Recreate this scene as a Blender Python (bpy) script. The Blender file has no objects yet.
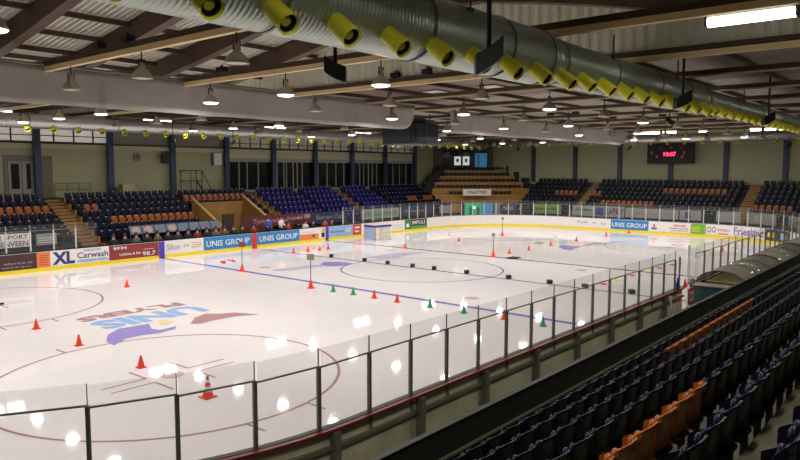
import bpy, math, random
from mathutils import Vector, Matrix
random.seed(7)
R = math.radians
S = bpy.context.scene
COL = S.collection

# ------------------------------------------------------------------ camera
cam_d = bpy.data.cameras.new('camera')
cam = bpy.data.objects.new('camera', cam_d)
COL.objects.link(cam)
yaw, pitch, roll, FPX = 0.699, -0.090, 0.002, 678.35
fw = Vector((math.cos(yaw)*math.cos(pitch), math.sin(yaw)*math.cos(pitch), math.sin(pitch)))
rt = Vector((math.sin(yaw), -math.cos(yaw), 0))
up = rt.cross(fw)
rt2 = rt*math.cos(roll) + up*math.sin(roll)
up2 = -rt*math.sin(roll) + up*math.cos(roll)
M = Matrix((rt2, up2, -fw)).transposed().to_4x4()
M.translation = Vector((-29.554, -23.245, 5.568))
cam.matrix_world = M
cam_d.sensor_width = 36.0
cam_d.lens = FPX/800*36.0
cam_d.clip_start = 0.05
cam_d.clip_end = 300
S.camera = cam

# ------------------------------------------------------------------ world, exposure
w = bpy.data.worlds.new('world')
S.world = w
w.use_nodes = True
w.node_tree.nodes['Background'].inputs[0].default_value = (0.5, 0.5, 0.45, 1)
w.node_tree.nodes['Background'].inputs[1].default_value = 0.03
S.view_settings.view_transform = 'Standard'
S.view_settings.look = 'None'
S.view_settings.gamma = 1
S.view_settings.exposure = 0.0
S.view_settings.use_curve_mapping = False
LAMP_W = 186.0          # power of each lit high-bay lamp
LAMP_SPREAD = R(178)
GLOW = 6.0              # strength of the glowing lamp lenses
STAND_W = 120.0         # power of each fluorescent fitting over the near stand, seen and added
TUBE = 14.0             # strength of the fluorescent tubes

# ------------------------------------------------------------------ materials
MATS = {}
def mat(name, col=(0.5, 0.5, 0.5), rough=0.6, metal=0.0, emit=0.0, alpha=1.0, noise=0.0, nscale=3.0,
        wave=None, spec=0.5, trans=False, coat=0.0):
    if name in MATS:
        return MATS[name]
    m = bpy.data.materials.new(name)
    m.use_nodes = True
    nt = m.node_tree
    b = nt.nodes['Principled BSDF']
    b.inputs['Base Color'].default_value = (*col, 1)
    b.inputs['Roughness'].default_value = rough
    b.inputs['Metallic'].default_value = metal
    b.inputs['Specular IOR Level'].default_value = spec
    if coat:
        b.inputs['Coat Weight'].default_value = coat
        b.inputs['Coat Roughness'].default_value = 0.1
    if emit:
        b.inputs['Emission Color'].default_value = (*col, 1)
        b.inputs['Emission Strength'].default_value = emit
    if noise:
        tc = nt.nodes.new('ShaderNodeTexCoord')
        n = nt.nodes.new('ShaderNodeTexNoise')
        n.inputs['Scale'].default_value = nscale
        n.inputs['Detail'].default_value = 5
        r = nt.nodes.new('ShaderNodeValToRGB')
        r.color_ramp.elements[0].position = 0.3
        r.color_ramp.elements[1].position = 0.7
        r.color_ramp.elements[0].color = (*[c*(1-noise) for c in col], 1)
        r.color_ramp.elements[1].color = (*[min(1, c*(1+noise)) for c in col], 1)
        nt.links.new(tc.outputs['Object'], n.inputs['Vector'])
        nt.links.new(n.outputs['Fac'], r.inputs['Fac'])
        nt.links.new(r.outputs['Color'], b.inputs['Base Color'])
    if wave:
        axis, scale, strength = wave
        tc = nt.nodes.new('ShaderNodeTexCoord')
        wv = nt.nodes.new('ShaderNodeTexWave')
        wv.bands_direction = axis
        wv.inputs['Scale'].default_value = scale
        bp = nt.nodes.new('ShaderNodeBump')
        bp.inputs['Strength'].default_value = strength
        bp.inputs['Distance'].default_value = 0.03
        nt.links.new(tc.outputs['Object'], wv.inputs['Vector'])
        nt.links.new(wv.outputs['Fac'], bp.inputs['Height'])
        nt.links.new(bp.outputs['Normal'], b.inputs['Normal'])
    if trans:
        tr = nt.nodes.new('ShaderNodeBsdfTransparent')
        mx = nt.nodes.new('ShaderNodeMixShader')
        mx.inputs[0].default_value = alpha
        out = nt.nodes['Material Output']
        nt.links.new(tr.outputs[0], mx.inputs[1])
        nt.links.new(b.outputs[0], mx.inputs[2])
        nt.links.new(mx.outputs[0], out.inputs['Surface'])
    MATS[name] = m
    return m

ICE = mat('ice', (0.84, 0.805, 0.795), 0.042, noise=0.03, nscale=0.25, spec=0.17)
def paint(name, col):
    return mat('ice_'+name, col, 0.05, spec=0.17)
P_RED = paint('red', (0.42, 0.16, 0.19)); P_BLUE = paint('blue', (0.22, 0.20, 0.60)); P_MAR = paint('maroon', (0.50, 0.28, 0.29))
P_SKY = paint('sky', (0.33, 0.52, 0.85)); P_VIO = paint('violet', (0.36, 0.30, 0.66)); P_YEL = paint('yellow', (0.85, 0.72, 0.40))
P_CEN = paint('centre', (0.26, 0.14, 0.20)); P_LB = paint('paleblue', (0.62, 0.70, 0.82)); P_PNK = paint('pink', (0.62, 0.46, 0.46)); P_LINE = paint('line', (0.46, 0.27, 0.29)); P_LAV = paint('lavender', (0.58, 0.56, 0.74))
WHITE = mat('white_board', (0.80, 0.77, 0.72), 0.3)
YELK = mat('yellow_kick', (0.85, 0.66, 0.02), 0.4)
CAPB = mat('cap_blue', (0.12, 0.16, 0.36), 0.5, noise=0.5, nscale=6)
CAPR = mat('cap_red', (0.22, 0.03, 0.03), 0.45)
RUB = mat('dark_rubber', (0.045, 0.05, 0.045), 0.6)
BEIGE = mat('board_back_beige', (0.76, 0.70, 0.48), 0.6, noise=0.15, nscale=1.5)
STEELG = mat('olive_steel', (0.20, 0.20, 0.15), 0.5)
POST = mat('glass_post_grey', (0.15, 0.15, 0.13), 0.45)
POSTW = mat('glass_post_white', (0.62, 0.60, 0.55), 0.45)
GLASS = mat('shield_glass', (0.42, 0.46, 0.43), 0.03, alpha=0.11, trans=True)
GLASSF = mat('shield_glass_far', (0.30, 0.32, 0.32), 0.03, alpha=0.06, trans=True)
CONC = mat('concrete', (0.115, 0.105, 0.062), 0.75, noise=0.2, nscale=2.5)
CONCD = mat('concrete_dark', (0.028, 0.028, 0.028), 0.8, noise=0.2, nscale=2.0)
OCHRE = mat('ochre_plywood', (0.29, 0.15, 0.035), 0.55, noise=0.2, nscale=1.0)
OCHC = mat('ochre_terrace', (0.44, 0.22, 0.035), 0.55, noise=0.15, nscale=1.0)  # brighter copy of the ochre, making up for weak light in the corner
BLACKP = mat('parapet_black', (0.022, 0.024, 0.018), 0.55)
STRIP = mat('parapet_strip', (0.16, 0.16, 0.09), 0.4)
NAVY = mat('seat_navy', (0.0045, 0.005, 0.027), 0.33, spec=0.36)
NAVYF = mat('seat_navy_far', (0.004, 0.0055, 0.021), 0.4, spec=.25)
ORNF = mat('seat_orange_far', (0.30, 0.085, 0.012), 0.4)
PURP = mat('seat_violet_blue', (0.012, 0.009, 0.10), 0.4, spec=.25)
SLATE = mat('seat_slate', (0.006, 0.0075, 0.014), 0.4, spec=.25)
ORNG = mat('seat_orange', (0.44, 0.115, 0.012), 0.28, spec=0.5)
GLINTM = mat('seat_glint', (0.45, 0.46, 0.50), 0.4)  # pale colour painted as glints on the distant seat tops
BRK = mat('seat_bracket', (0.02, 0.02, 0.022), 0.5)
WALL = mat('wall_olive_cream', (0.45, 0.45, 0.27), 0.8, noise=0.05, nscale=0.4)
WALLE = mat('wall_end_cladding', (0.46, 0.465, 0.285), 0.75, wave=('Z', 1.2, 0.25))
BAND = mat('wall_band', (0.60, 0.56, 0.36), 0.7)
UPPER = mat('wall_upper_grey', (0.26, 0.26, 0.21), 0.7, wave=('X', 1.6, 0.4))
COLB = mat('column_blue', (0.035, 0.055, 0.11), 0.5)
DKGL = mat('dark_window_glass', (0.015, 0.016, 0.016), 0.12)
FRM = mat('window_frame_grey', (0.34, 0.34, 0.30), 0.5)
CORR = mat('roof_corrugated', (0.60, 0.57, 0.49), 0.55)
CORRG = mat('gable_cladding', (0.66, 0.65, 0.52), 0.6)
GLUL = mat('glulam_brown', (0.085, 0.050, 0.030), 0.65, noise=0.3, nscale=1.2)
PURL = mat('purlin_brown', (0.07, 0.04, 0.026), 0.7)
PLANK = mat('ceiling_planks', (0.11, 0.065, 0.04), 0.6, noise=0.45, nscale=0.5)
CREAM = mat('cream_batten', (0.78, 0.58, 0.30), 0.5)
DUCT = mat('galvanised_duct', (0.46, 0.52, 0.45), 0.36, metal=0.75, wave=('X', 3.6, 0.55))
DUCTW = mat('galvanised_duct_far', (0.52, 0.52, 0.50), 0.36, metal=0.7, wave=('X', 1.3, 0.4))
DUCTE = mat('galvanised_duct_end', (0.48, 0.48, 0.46), 0.36, metal=0.7, wave=('Y', 1.3, 0.4))
SEAM = mat('duct_seam', (0.20, 0.22, 0.20), 0.4, metal=0.8)
YNOZ = mat('yellow_nozzle', (0.80, 0.74, 0.04), 0.4)
YNOD = mat('nozzle_inner', (0.45, 0.42, 0.04), 0.5)
BLK = mat('black_plastic', (0.006, 0.006, 0.008), 0.55)
CURT = mat('curtain_cloth', (0.42, 0.395, 0.37), 0.85, noise=0.06, nscale=1.5)
LAMPM = mat('lamp_shade_metal', (0.50, 0.47, 0.38), 0.4, metal=0.3)
GLOWM = mat('lamp_glow', (1.0, 0.93, 0.97), 0.5, emit=GLOW)
OFFM = mat('lamp_lens_off', (0.55, 0.52, 0.45), 0.3)
TUBEM = mat('tube_glow', (1.0, 0.99, 0.90), 0.5, emit=TUBE)
CONR = mat('cone_red', (0.85, 0.055, 0.02), 0.4); CONG = mat('cone_green', (0.02, 0.38, 0.10), 0.4)
WHT = mat('plain_white', (0.8, 0.8, 0.8), 0.5); SIGNB = mat('sign_board_brown', (0.25, 0.22, 0.15), 0.6)
UBLUE = mat('advert_blue', (0.03, 0.22, 0.52), 0.35); MARN = mat('advert_maroon', (0.26, 0.035, 0.03), 0.4)
DMAR = mat('advert_dark_maroon', (0.06, 0.022, 0.026), 0.4); AORG = mat('advert_orange', (0.75, 0.21, 0.06), 0.4)
NAVT = mat('lettering_navy', (0.04, 0.035, 0.20), 0.4); GRYT = mat('lettering_grey', (0.35, 0.35, 0.37), 0.5)
AGRN = mat('advert_green', (0.14, 0.45, 0.06), 0.4); LBLU = mat('advert_pale_blue', (0.30, 0.47, 0.68), 0.4)
ARED = mat('advert_red', (0.60, 0.04, 0.04), 0.4); VIOL = mat('advert_violet', (0.18, 0.12, 0.45), 0.4)
DGRN = mat('advert_dark_green', (0.05, 0.22, 0.05), 0.5); BARB = mat('bar_blue', (0.08, 0.05, 0.45), 0.4)
REDLED = mat('red_led', (1.0, 0.05, 0.12), 0.5, emit=3.0); GRNLED = mat('green_glow', (0.04, 0.50, 0.28), 0.5, emit=0.28)
BLUGL = mat('blue_glow', (0.08, 0.35, 0.65), 0.5, emit=0.22); WGLOW = mat('white_glow', (0.9, 1.0, 0.9), 0.5, emit=0.5)
GALL = mat('gallery_glow', (0.95, 0.9, 0.8), 0.6, emit=0.22)
CANOPY = mat('canopy_polycarbonate', (0.42, 0.40, 0.32), 0.15, alpha=0.6, trans=True)
TEALM = mat('teal_panel', (0.03, 0.08, 0.09), 0.4); SKIN = mat('skin', (0.55, 0.30, 0.20), 0.6)
HAIR = mat('hair_dark', (0.03, 0.02, 0.015), 0.6); PANTS = mat('trousers_dark', (0.02, 0.02, 0.03), 0.8)

# ------------------------------------------------------------------ mesh builder
class MB:
    def __init__(s):
        s.v = []; s.f = []; s.m = []; s.mats = []; s.sm = []
    def mi(s, m):
        if m not in s.mats:
            s.mats.append(m)
        return s.mats.index(m)
    def add(s, vs, fs, m, smooth=False, tr=None):
        o = len(s.v); k = s.mi(m)
        for p in vs:
            s.v.append(tuple(tr(p)) if tr else tuple(p))
        for f in fs:
            s.f.append([i+o for i in f]); s.m.append(k); s.sm.append(smooth)
        return s
    def box(s, a, b, m, tr=None):
        x0, y0, z0 = a; x1, y1, z1 = b
        if x0 > x1: x0, x1 = x1, x0
        if y0 > y1: y0, y1 = y1, y0
        if z0 > z1: z0, z1 = z1, z0
        vs = [(x0,y0,z0),(x1,y0,z0),(x1,y1,z0),(x0,y1,z0),(x0,y0,z1),(x1,y0,z1),(x1,y1,z1),(x0,y1,z1)]
        return s.add(vs, [(3,2,1,0),(4,5,6,7),(0,1,5,4),(1,2,6,5),(2,3,7,6),(3,0,4,7)], m, False, tr)
    def cyl(s, p0, p1, r0, m, r1=None, n=12, caps=True, smooth=True):
        p0 = Vector(p0); p1 = Vector(p1); r1 = r0 if r1 is None else r1
        d = (p1-p0).normalized()
        a = d.orthogonal().normalized(); b = d.cross(a)
        vs = []; fs = []
        for i in range(n):
            t = 2*math.pi*i/n; q = a*math.cos(t)+b*math.sin(t)
            vs.append(p0+q*r0); vs.append(p1+q*r1)
        for i in range(n):
            j = (i+1) % n
            fs.append((2*i, 2*j, 2*j+1, 2*i+1))
        s.add(vs, fs, m, smooth)
        if caps:
            o = len(s.v)-2*n
            k = s.mi(m)
            s.f.append([o+2*i for i in range(n)][::-1]); s.m.append(k); s.sm.append(False)
            s.f.append([o+2*i+1 for i in range(n)]); s.m.append(k); s.sm.append(False)
        return s
    def lathe(s, prof, c, m, n=16, smooth=True):
        vs = []; fs = []
        for (r, z) in prof:
            for i in range(n):
                t = 2*math.pi*i/n
                vs.append((c[0]+r*math.cos(t), c[1]+r*math.sin(t), c[2]+z))
        for k in range(len(prof)-1):
            for i in range(n):
                j = (i+1) % n
                fs.append((k*n+i, k*n+j, (k+1)*n+j, (k+1)*n+i))
        return s.add(vs, fs, m, smooth)
    def poly(s, pts, m, tr=None):
        return s.add(pts, [tuple(range(len(pts)))], m, False, tr)
    def prism(s, prof, x0, x1, m, tr=None):        # profile in (y,z), swept along x
        n = len(prof)
        vs = [(x0, a, b) for a, b in prof]+[(x1, a, b) for a, b in prof]
        fs = [(i, (i+1) % n, n+(i+1) % n, n+i) for i in range(n)]
        fs += [tuple(range(n))[::-1], tuple(range(n, 2*n))]
        return s.add(vs, fs, m, False, tr)
    def build(s, name, parent=None, **tags):
        me = bpy.data.meshes.new(name)
        me.from_pydata(s.v, [], s.f)
        for m in s.mats:
            me.materials.append(m)
        me.polygons.foreach_set('material_index', s.m)
        me.polygons.foreach_set('use_smooth', s.sm)
        me.update()
        o = bpy.data.objects.new(name, me)
        COL.objects.link(o)
        if parent is not None:
            o.parent = parent
        for k, v in tags.items():
            o[k] = v
        return o

def thing(name, label, cat, loc=(0, 0, 0), rz=0, group=None):
    o = bpy.data.objects.new(name, None)
    COL.objects.link(o)
    o.empty_display_size = 0.1
    o.location = loc; o.rotation_euler = (0, 0, rz)
    o['label'] = label; o['category'] = cat
    if group: o['group'] = group
    return o
def tag(o, label, cat, group=None, kind=None):
    o['label'] = label; o['category'] = cat
    if group: o['group'] = group
    if kind: o['kind'] = kind
    return o
def struct(o):
    o['kind'] = 'structure'
    return o
def dup(root, loc, rz=None, label=None, group=None):
    r = root.copy(); COL.objects.link(r); r.location = loc
    if rz is not None: r.rotation_euler = (0, 0, rz)
    if label: r['label'] = label
    if group: r['group'] = group
    elif 'group' in r and group == '': del r['group']
    for ch in list(root.children):
        c = ch.copy(); COL.objects.link(c); c.parent = r
        for g in list(ch.children):
            d = g.copy(); COL.objects.link(d); d.parent = c
    return r
ORD = ['first', 'second', 'third', 'fourth', 'fifth', 'sixth', 'seventh', 'eighth', 'ninth', 'tenth', 'eleventh', 'twelfth', 'thirteenth',
       'fourteenth', 'fifteenth', 'sixteenth', 'seventeenth', 'eighteenth', 'nineteenth', 'twentieth']
def nth(i):
    if i < 20: return ORD[i]
    t = {2: 'twenty', 3: 'thirty', 4: 'forty', 5: 'fifty'}[(i+1)//10]
    if (i+1) % 10 == 0: return {2: 'twentieth', 3: 'thirtieth', 4: 'fortieth', 5: 'fiftieth'}[(i+1)//10]
    return t+'-'+ORD[(i+1) % 10-1]

TXT = {}
def text_mesh(s):
    """lettering as flat polygons: list of verts (0..w, 0..1) and faces"""
    if s in TXT: return TXT[s]
    c = bpy.data.curves.new('lettering', 'FONT')
    c.body = s; c.size = 1.0; c.resolution_u = 2; c.offset = 0.045 if s in ('UNIS', 'FLYERS', 'XL') else 0.014
    o = bpy.data.objects.new('lettering', c)
    COL.objects.link(o)
    dg = bpy.context.evaluated_depsgraph_get(); dg.update()
    me = bpy.data.meshes.new_from_object(o.evaluated_get(dg))
    vs = [v.co.copy() for v in me.vertices]; fs = [tuple(p.vertices) for p in me.polygons]
    bpy.data.objects.remove(o); bpy.data.meshes.remove(me); bpy.data.curves.remove(c)
    x0 = min(v.x for v in vs); x1 = max(v.x for v in vs); y0 = min(v.y for v in vs); y1 = max(v.y for v in vs)
    vs = [((v.x-x0)/(x1-x0), (v.y-y0)/(y1-y0)) for v in vs]
    TXT[s] = (vs, fs)
    return TXT[s]
def letters(mb, s, u0, u1, z0, z1, m, fn):
    vs, fs = text_mesh(s)
    mb.add([fn(u0+(u1-u0)*a, z0+(z1-z0)*b) for a, b in vs], fs, m)

# ------------------------------------------------------------------ rink outline (clockwise seen from above)
HX, HY, RC = 29.5, 14.93, 8.5
SX = 2*(HX-RC); SY = 2*(HY-RC); QA = math.pi/2*RC
PER = 2*SX+2*SY+4*QA
def path(s, off=0.0):
    """s measured from X=-21 on the far long side; returns point, tangent angle"""
    s = s % PER
    segs = [('l', SX, (-HX+RC, HY), 0.0), ('a', QA, (HX-RC, HY-RC), math.pi/2), ('l', SY, (HX, HY-RC), -math.pi/2), ('a', QA, (HX-RC, -HY+RC), 0.0),
            ('l', SX, (HX-RC, -HY), math.pi), ('a', QA, (-HX+RC, -HY+RC), -math.pi/2), ('l', SY, (-HX, -HY+RC), math.pi/2), ('a', QA, (-HX+RC, HY-RC), math.pi)]
    for k, L, p, a in segs:
        if s <= L+1e-9:
            if k == 'l':
                n = (-math.sin(a), math.cos(a))
                return (p[0]+math.cos(a)*s+n[0]*off, p[1]+math.sin(a)*s+n[1]*off), a
            t = a-s/RC
            return (p[0]+(RC+off)*math.cos(t), p[1]+(RC+off)*math.sin(t)), t-math.pi/2
        s -= L
def s_far(x): return x+21.0
def s_end(y): return SX+QA+(HY-RC-y)
def s_near(x): return SX+QA+SY+QA+(21.0-x)

# ------------------------------------------------------------------ ice floor with its painted marks (one mesh)
ice = MB()
N = 160
ice.poly([(*path(PER*i/N, 0.1)[0], 0.0) for i in range(N)][::-1], ICE)
ZP = 0.004
def clipx(x, y):
    return max(-HX+.05, min(HX-.05, x)), max(-HY+.05, min(HY-.05, y))
def rect(x0, y0, x1, y1, m, z=ZP):
    ice.poly([(x0, y0, z), (x1, y0, z), (x1, y1, z), (x0, y1, z)], m)
def ring(cx, cy, r, wd, m, n=96, a0=0, a1=360):
    vs = []; fs = []
    for i in range(n+1):
        t = R(a0+(a1-a0)*i/n)
        vs += [(cx+(r-wd/2)*math.cos(t), cy+(r-wd/2)*math.sin(t), ZP), (cx+(r+wd/2)*math.cos(t), cy+(r+wd/2)*math.sin(t), ZP)]
    for i in range(n):
        fs.append((2*i, 2*i+1, 2*i+3, 2*i+2))
    ice.add(vs, fs, m)
def disc(cx, cy, r, m, n=28):
    ice.poly([(cx+r*math.cos(2*math.pi*i/n), cy+r*math.sin(2*math.pi*i/n), ZP*1.5) for i in range(n)], m)
BL = 7.03
rect(-BL-.15, -HY, -BL+.15, HY, P_BLUE); rect(BL-.15, -HY, BL+.15, HY, P_CEN)
rect(-.09, -HY, .09, HY, P_CEN)
for sx in (-1, 1):
    rect(sx*25.5-.03, -12.3, sx*25.5+.03, 12.3, P_RED)
ring(0, 0, 4.5, .09, P_BLUE); disc(0, 0, .15, P_BLUE)
for sx in (-1, 1):
    for sy in (-1, 1):
        cx, cy = sx*19.8, sy*7.0
        ring(cx, cy, 4.5, .085, P_LINE)
        disc(cx, cy, .32, P_PNK)
        disc(sx*(BL-1.65), cy, .32, P_PNK)
        for a in (-1, 1):
            for b in (-1, 1):
                rect(cx+a*.63, cy+b*.23-.035, cx+a*1.83, cy+b*.23+.035, P_LINE)
                rect(cx+a*.63-.035, cy+b*.23, cx+a*.63+.035, cy+b*1.1, P_LINE)
                rect(cx+a*.88-.035, cy+b*4.45, cx+a*.88+.035, cy+b*5.05, P_LINE)
def free(pts, m): ice.poly([(x, y, ZP*2) for x, y in pts], m)
# team mark painted on the ice, lettering read from the far side
letters(ice, 'UNIS', 2.1, -2.15, .88, -.62, P_SKY, lambda u, z: (-16.3+u, z, ZP*2))
letters(ice, 'FLYERS', 2.1, -2.15, 1.9, 1.12, P_MAR, lambda u, z: (-16.3+u, z-.10*u*u*.35+.1, ZP*2))
free([(-19.30,-2.86),(-19.20,-2.16),(-18.77,-1.39),(-18.08,-0.83),(-17.00,-0.92),(-17.35,-1.69),(-17.25,-2.09),(-16.58,-2.01),(-16.81,-2.32),(-17.48,-2.48),(-18.01,-2.29),(-18.64,-2.32)], P_VIO)
free([(-16.04,-2.04),(-15.34,-1.28),(-14.71,-1.00),(-14.34,-1.44),(-13.83,-1.69),(-13.43,-2.64),(-14.24,-2.24),(-15.10,-2.21),(-15.81,-2.32)], P_MAR)
free([(-16.55,-0.82),(-16.31,-0.67),(-16.20,-1.24),(-16.51,-1.50),(-16.84,-1.40)], P_YEL)
free([(-2.58,5.49),(-1.63,6.17),(-0.87,5.13),(-1.07,4.22),(-1.92,4.10),(-2.79,4.64)], P_VIO)
free([(-5.64,6.04),(-4.42,5.78),(-3.10,5.78),(-2.53,5.43),(-2.81,4.82),(-4.15,5.03),(-5.13,5.17),(-5.85,5.58)], P_LAV)
free([(1.08,5.65),(2.66,5.69),(4.80,5.61),(6.26,4.32),(4.41,4.43),(3.03,4.12),(1.68,4.41),(1.62,5.39)], P_LAV)
free([(15.16,1.53),(17.21,2.14),(17.00,1.43),(15.42,0.87)], P_PNK)
free([(15.18,-0.60),(16.22,-0.42),(15.97,-1.17),(16.13,-2.04),(15.27,-2.05),(13.49,-2.38),(13.65,-1.77)], P_VIO)
free([(17.89,0.78),(19.20,0.63),(17.42,-0.18),(16.85,0.11)], P_LB)
free([(17.19,-1.54),(19.38,-1.52),(19.65,-2.58),(18.40,-2.23),(16.80,-2.14)], P_PNK)
free([(25.67,1.93),(26.73,1.45),(25.85,-1.10),(26.42,-2.22),(24.42,-1.68),(23.98,-0.07)], P_LB)
struct(ice.build('floor'))
g = MB(); g.box((-50, -34, -.25), (42, 28, -.03), CONCD); struct(g.build('trim_1'))   # slab below the stands

# ------------------------------------------------------------------ dasher boards
BH = 1.10
GATE = (s_near(-2.05), s_near(-2.95))
def strip(mb, s0, s1, o0, o1, z0, z1, m, step=.6):
    n = max(1, int(abs(s1-s0)/step)); vs = []; fs = []
    for i in range(n+1):
        s = s0+(s1-s0)*i/n
        for o, z in ((o0, z0), (o1, z0), (o1, z1), (o0, z1)):
            q, a = path(s, o); vs.append((q[0], q[1], z))
    for i in range(n):
        for k in range(4):
            fs.append((4*i+k, 4*i+(k+1) % 4, 4*i+4+(k+1) % 4, 4*i+4+k))
    fs += [(0, 1, 2, 3), (4*n+3, 4*n+2, 4*n+1, 4*n)]
    mb.add(vs, fs, m)
boards = thing('dasher_boards', 'white dasher boards with yellow kick strip running round the whole ice rink', 'rink boards')
a = MB(); strip(a, GATE[1], PER+GATE[0], .0, .05, 0.2, BH-.03, WHITE); a.build('white_facing', boards)
a = MB(); strip(a, GATE[1], PER+GATE[0], -.01, .05, 0.0, 0.2, YELK); a.build('kick_strip', boards)
a = MB(); strip(a, s_near(-29.5), PER+s_near(29.5)-PER*1 if 0 else PER+s_far(21), .0, .18, BH-.03, BH+.02, CAPB); strip(a, 0, s_near(14), .0, .18, BH-.03, BH+.02, CAPB)
a.build('top_cap', boards)
a = MB()
for s0, s1 in ((s_near(14), GATE[0]), (GATE[1], s_near(-29.5))):
    strip(a, s0, s1, -.02, .10, BH-.04, BH+.015, RUB)
    strip(a, s0, s1, .10, .20, BH-.05, BH+.005, CAPR)
a.build('red_ledge', boards, label='dark red outer ledge')
a = MB()
for s0, s1 in ((s_near(14), GATE[0]), (GATE[1], s_near(-29.5))):
    strip(a, s0, s1, .05, .08, 0.0, BH-.05, BEIGE)
    strip(a, s0, s1, .08, .16, .72, .79, STEELG); strip(a, s0, s1, .08, .16, .02, .1, STEELG)
for i in range(40):
    xx = -20.60+1.2*i
    if xx < 14 and not -3.3 < xx < -1.5: a.box((xx-.03, -HY-.115, .75), (xx+.03, -HY-.08, BH-.05), STEELG)
a.build('back_panel', boards, label='beige outer panel with olive rails')
for i in range(16):                                     # upright brackets behind the near boards
    x = -28.6+2.35*i
    if -3.3 < x < -1.7: continue
    q, an = path(s_near(x) if x > -21 else s_near(-21)+(-21-x), .17)
    m_ = MB(); m_.box((-.07, -.07, 0), (.07, .07, BH-.06), STEELG)
    o = m_.build('support_post', boards); o.location = (q[0], q[1], 0); o.rotation_euler = (0, 0, an)

# ------------------------------------------------------------------ shield glass round the rink
def glass_unit(postm, GL):
    t = thing('shield_panel', 'x', 'glass panel')
    m_ = MB(); m_.box((-.032, .03, 0), (.032, .09, 1.12), postm); m_.build('post', t)
    m_ = MB(); m_.box((.0, .045, .02), (1.2, .06, 1.44), GL); m_.build('pane', t)
    m_ = MB(); m_.box((.0, .035, 1.105), (1.2, .07, 1.13), POST if GL is GLASS else STEELG); m_.build('rail', t)
    m_ = MB(); m_.box((-.006, .04, 1.12), (.006, .066, 1.44), postm); m_.build('joint_strip', t)
    return t
protoN = glass_unit(POST, GLASS); protoF = glass_unit(POSTW, GLASSF)
usedN = usedF = False
def put_glass(s, label, group, far):
    global usedN, usedF
    q, an = path(s, 0.0)
    src = protoF if far else protoN
    if (usedF if far else usedN):
        o = dup(src, (q[0], q[1], BH), an, label, group)
    else:
        o = src; o.location = (q[0], q[1], BH); o.rotation_euler = (0, 0, an); o['label'] = label; o['group'] = group
        if far: usedF = True
        else: usedN = True
# near side: posts 1.2 m apart, x = -20.49 + 1.2k
k = 0
xs = [-20.60+1.2*i for i in range(-7, 35)]
cnt = 0
for x in xs:
    if -3.4 < x < -1.5: continue
    if x > 20.5: continue
    s = s_near(x) if x > -21 else s_near(-21)+(-21-x)+.02
    # panel extends towards decreasing x along the path; keep the gate free
    if -1.5 < x < -1.3: continue
    near = x < -3
    cnt += 1
    if near:
        lab = 'clear glass panel on dark post, %s from the gate along the near boards' % nth(int((-3.0-x)/1.2))
    else:
        lab = 'clear glass shield panel on dark post beyond the gate beside the players benches'
    put_glass(s, lab, 'glass panels along the near boards' if near else 'glass panels by the near benches', False)
# far side
for i in range(8):
    put_glass(s_far(-20.7+1.2*i), 'pale-posted glass panel on the far boards, %s left of the bench opening' % nth(7-i), 'glass on the far boards left of the bench', True)
for i in range(2):
    put_glass(s_far(7.6+1.25+1.2*i), 'pale-posted glass panel behind the hockey goal, %s from the bench opening' % nth(i), 'glass on the far boards right of the bench', True)
s0 = s_far(11.2); s1 = s_near(20.9)
n = int((s1-s0)/1.2)
for i in range(n):
    s = s0+1.2*i
    where = 'far straight boards behind the goal' if s < SX else 'far left rounded corner' if s < SX+QA else 'end boards under the scoreboard' if s < SX+QA+SY else 'far right rounded corner'
    put_glass(s, 'glass panel with pale post standing on the '+where, 'glass on the '+where, True)

# ------------------------------------------------------------------ advertising panels
def advert(s0, s1, bg, label, draw=None, z0=.21, z1=BH-.05, off=-.012, cat='advertising board'):
    m_ = MB()
    strip(m_, s0, s1, off, -.002, z0, z1, bg, .5)
    def fn(u, z):
        q, an = path(s0+(s1-s0)*u, off-.006)
        return (q[0], q[1], z0+(z1-z0)*z)
    def bar(u0, u1, a, b, mm):
        n = 6
        vs = []; 
        for i in range(n+1):
            u = u0+(u1-u0)*i/n
            vs += [fn(u, a), fn(u, b)]
        m_.add(vs, [(2*i, 2*i+2, 2*i+3, 2*i+1) for i in range(n)], mm)
    def tx(s, u0, u1, a, b, mm):
        def fn2(u, z):
            q, an = path(s0+(s1-s0)*u, off-.010)
            return (q[0], q[1], z0+(z1-z0)*z)
        letters(m_, s, u0, u1, a, b, mm, fn2)
    if draw: draw(bar, tx)
    return tag(m_.build('advertising_board'), label, cat)
F = s_far
advert(F(-19.6), F(-14.45), DMAR, 'dark maroon advertising board with white letters at the left frame edge',
       lambda b, t: (t('NY', .44, .6, .55, .9, WHT), t('99', .44, .6, .1, .45, WHT), t('welkom bij de club', .68, .96, .35, .5, GRYT), t('bedrijf en sport', .66, .94, .12, .25, GRYT)))
advert(F(-14.45), F(-13.75), AORG, 'small orange lined advertising square between dark board and white carwash board',
       lambda b, t: [b(.2, .8, .15+.15*i, .19+.15*i, MARN) for i in range(5)])
advert(F(-13.75), F(-10.45), WHITE, 'white advertising board reading XL INDOOR Carwash HEERENVEEN',
       lambda b, t: (t('XL', .03, .40, .08, .92, NAVT), t('INDOOR', .56, .86, .80, .95, UBLUE), t('Carwash', .44, .98, .36, .76, NAVT), t('HEERENVEEN', .45, .98, .08, .26, UBLUE)))
advert(F(-10.45), F(-7.3), MARN, 'maroon advertising board reading 98.7 beside the blue stripe',
       lambda b, t: (t('9FM', .08, .34, .68, .9, WHT), t('Leukste & fris', .2, .62, .25, .45, WHT), t('98.7', .66, .93, .1, .4, WHT), b(.68, .9, .55, .58, WHT)))
advert(F(-7.28), F(-6.9), BARB, 'narrow deep blue stripe panel where the near blue line meets the far boards', z0=.0)
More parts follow.
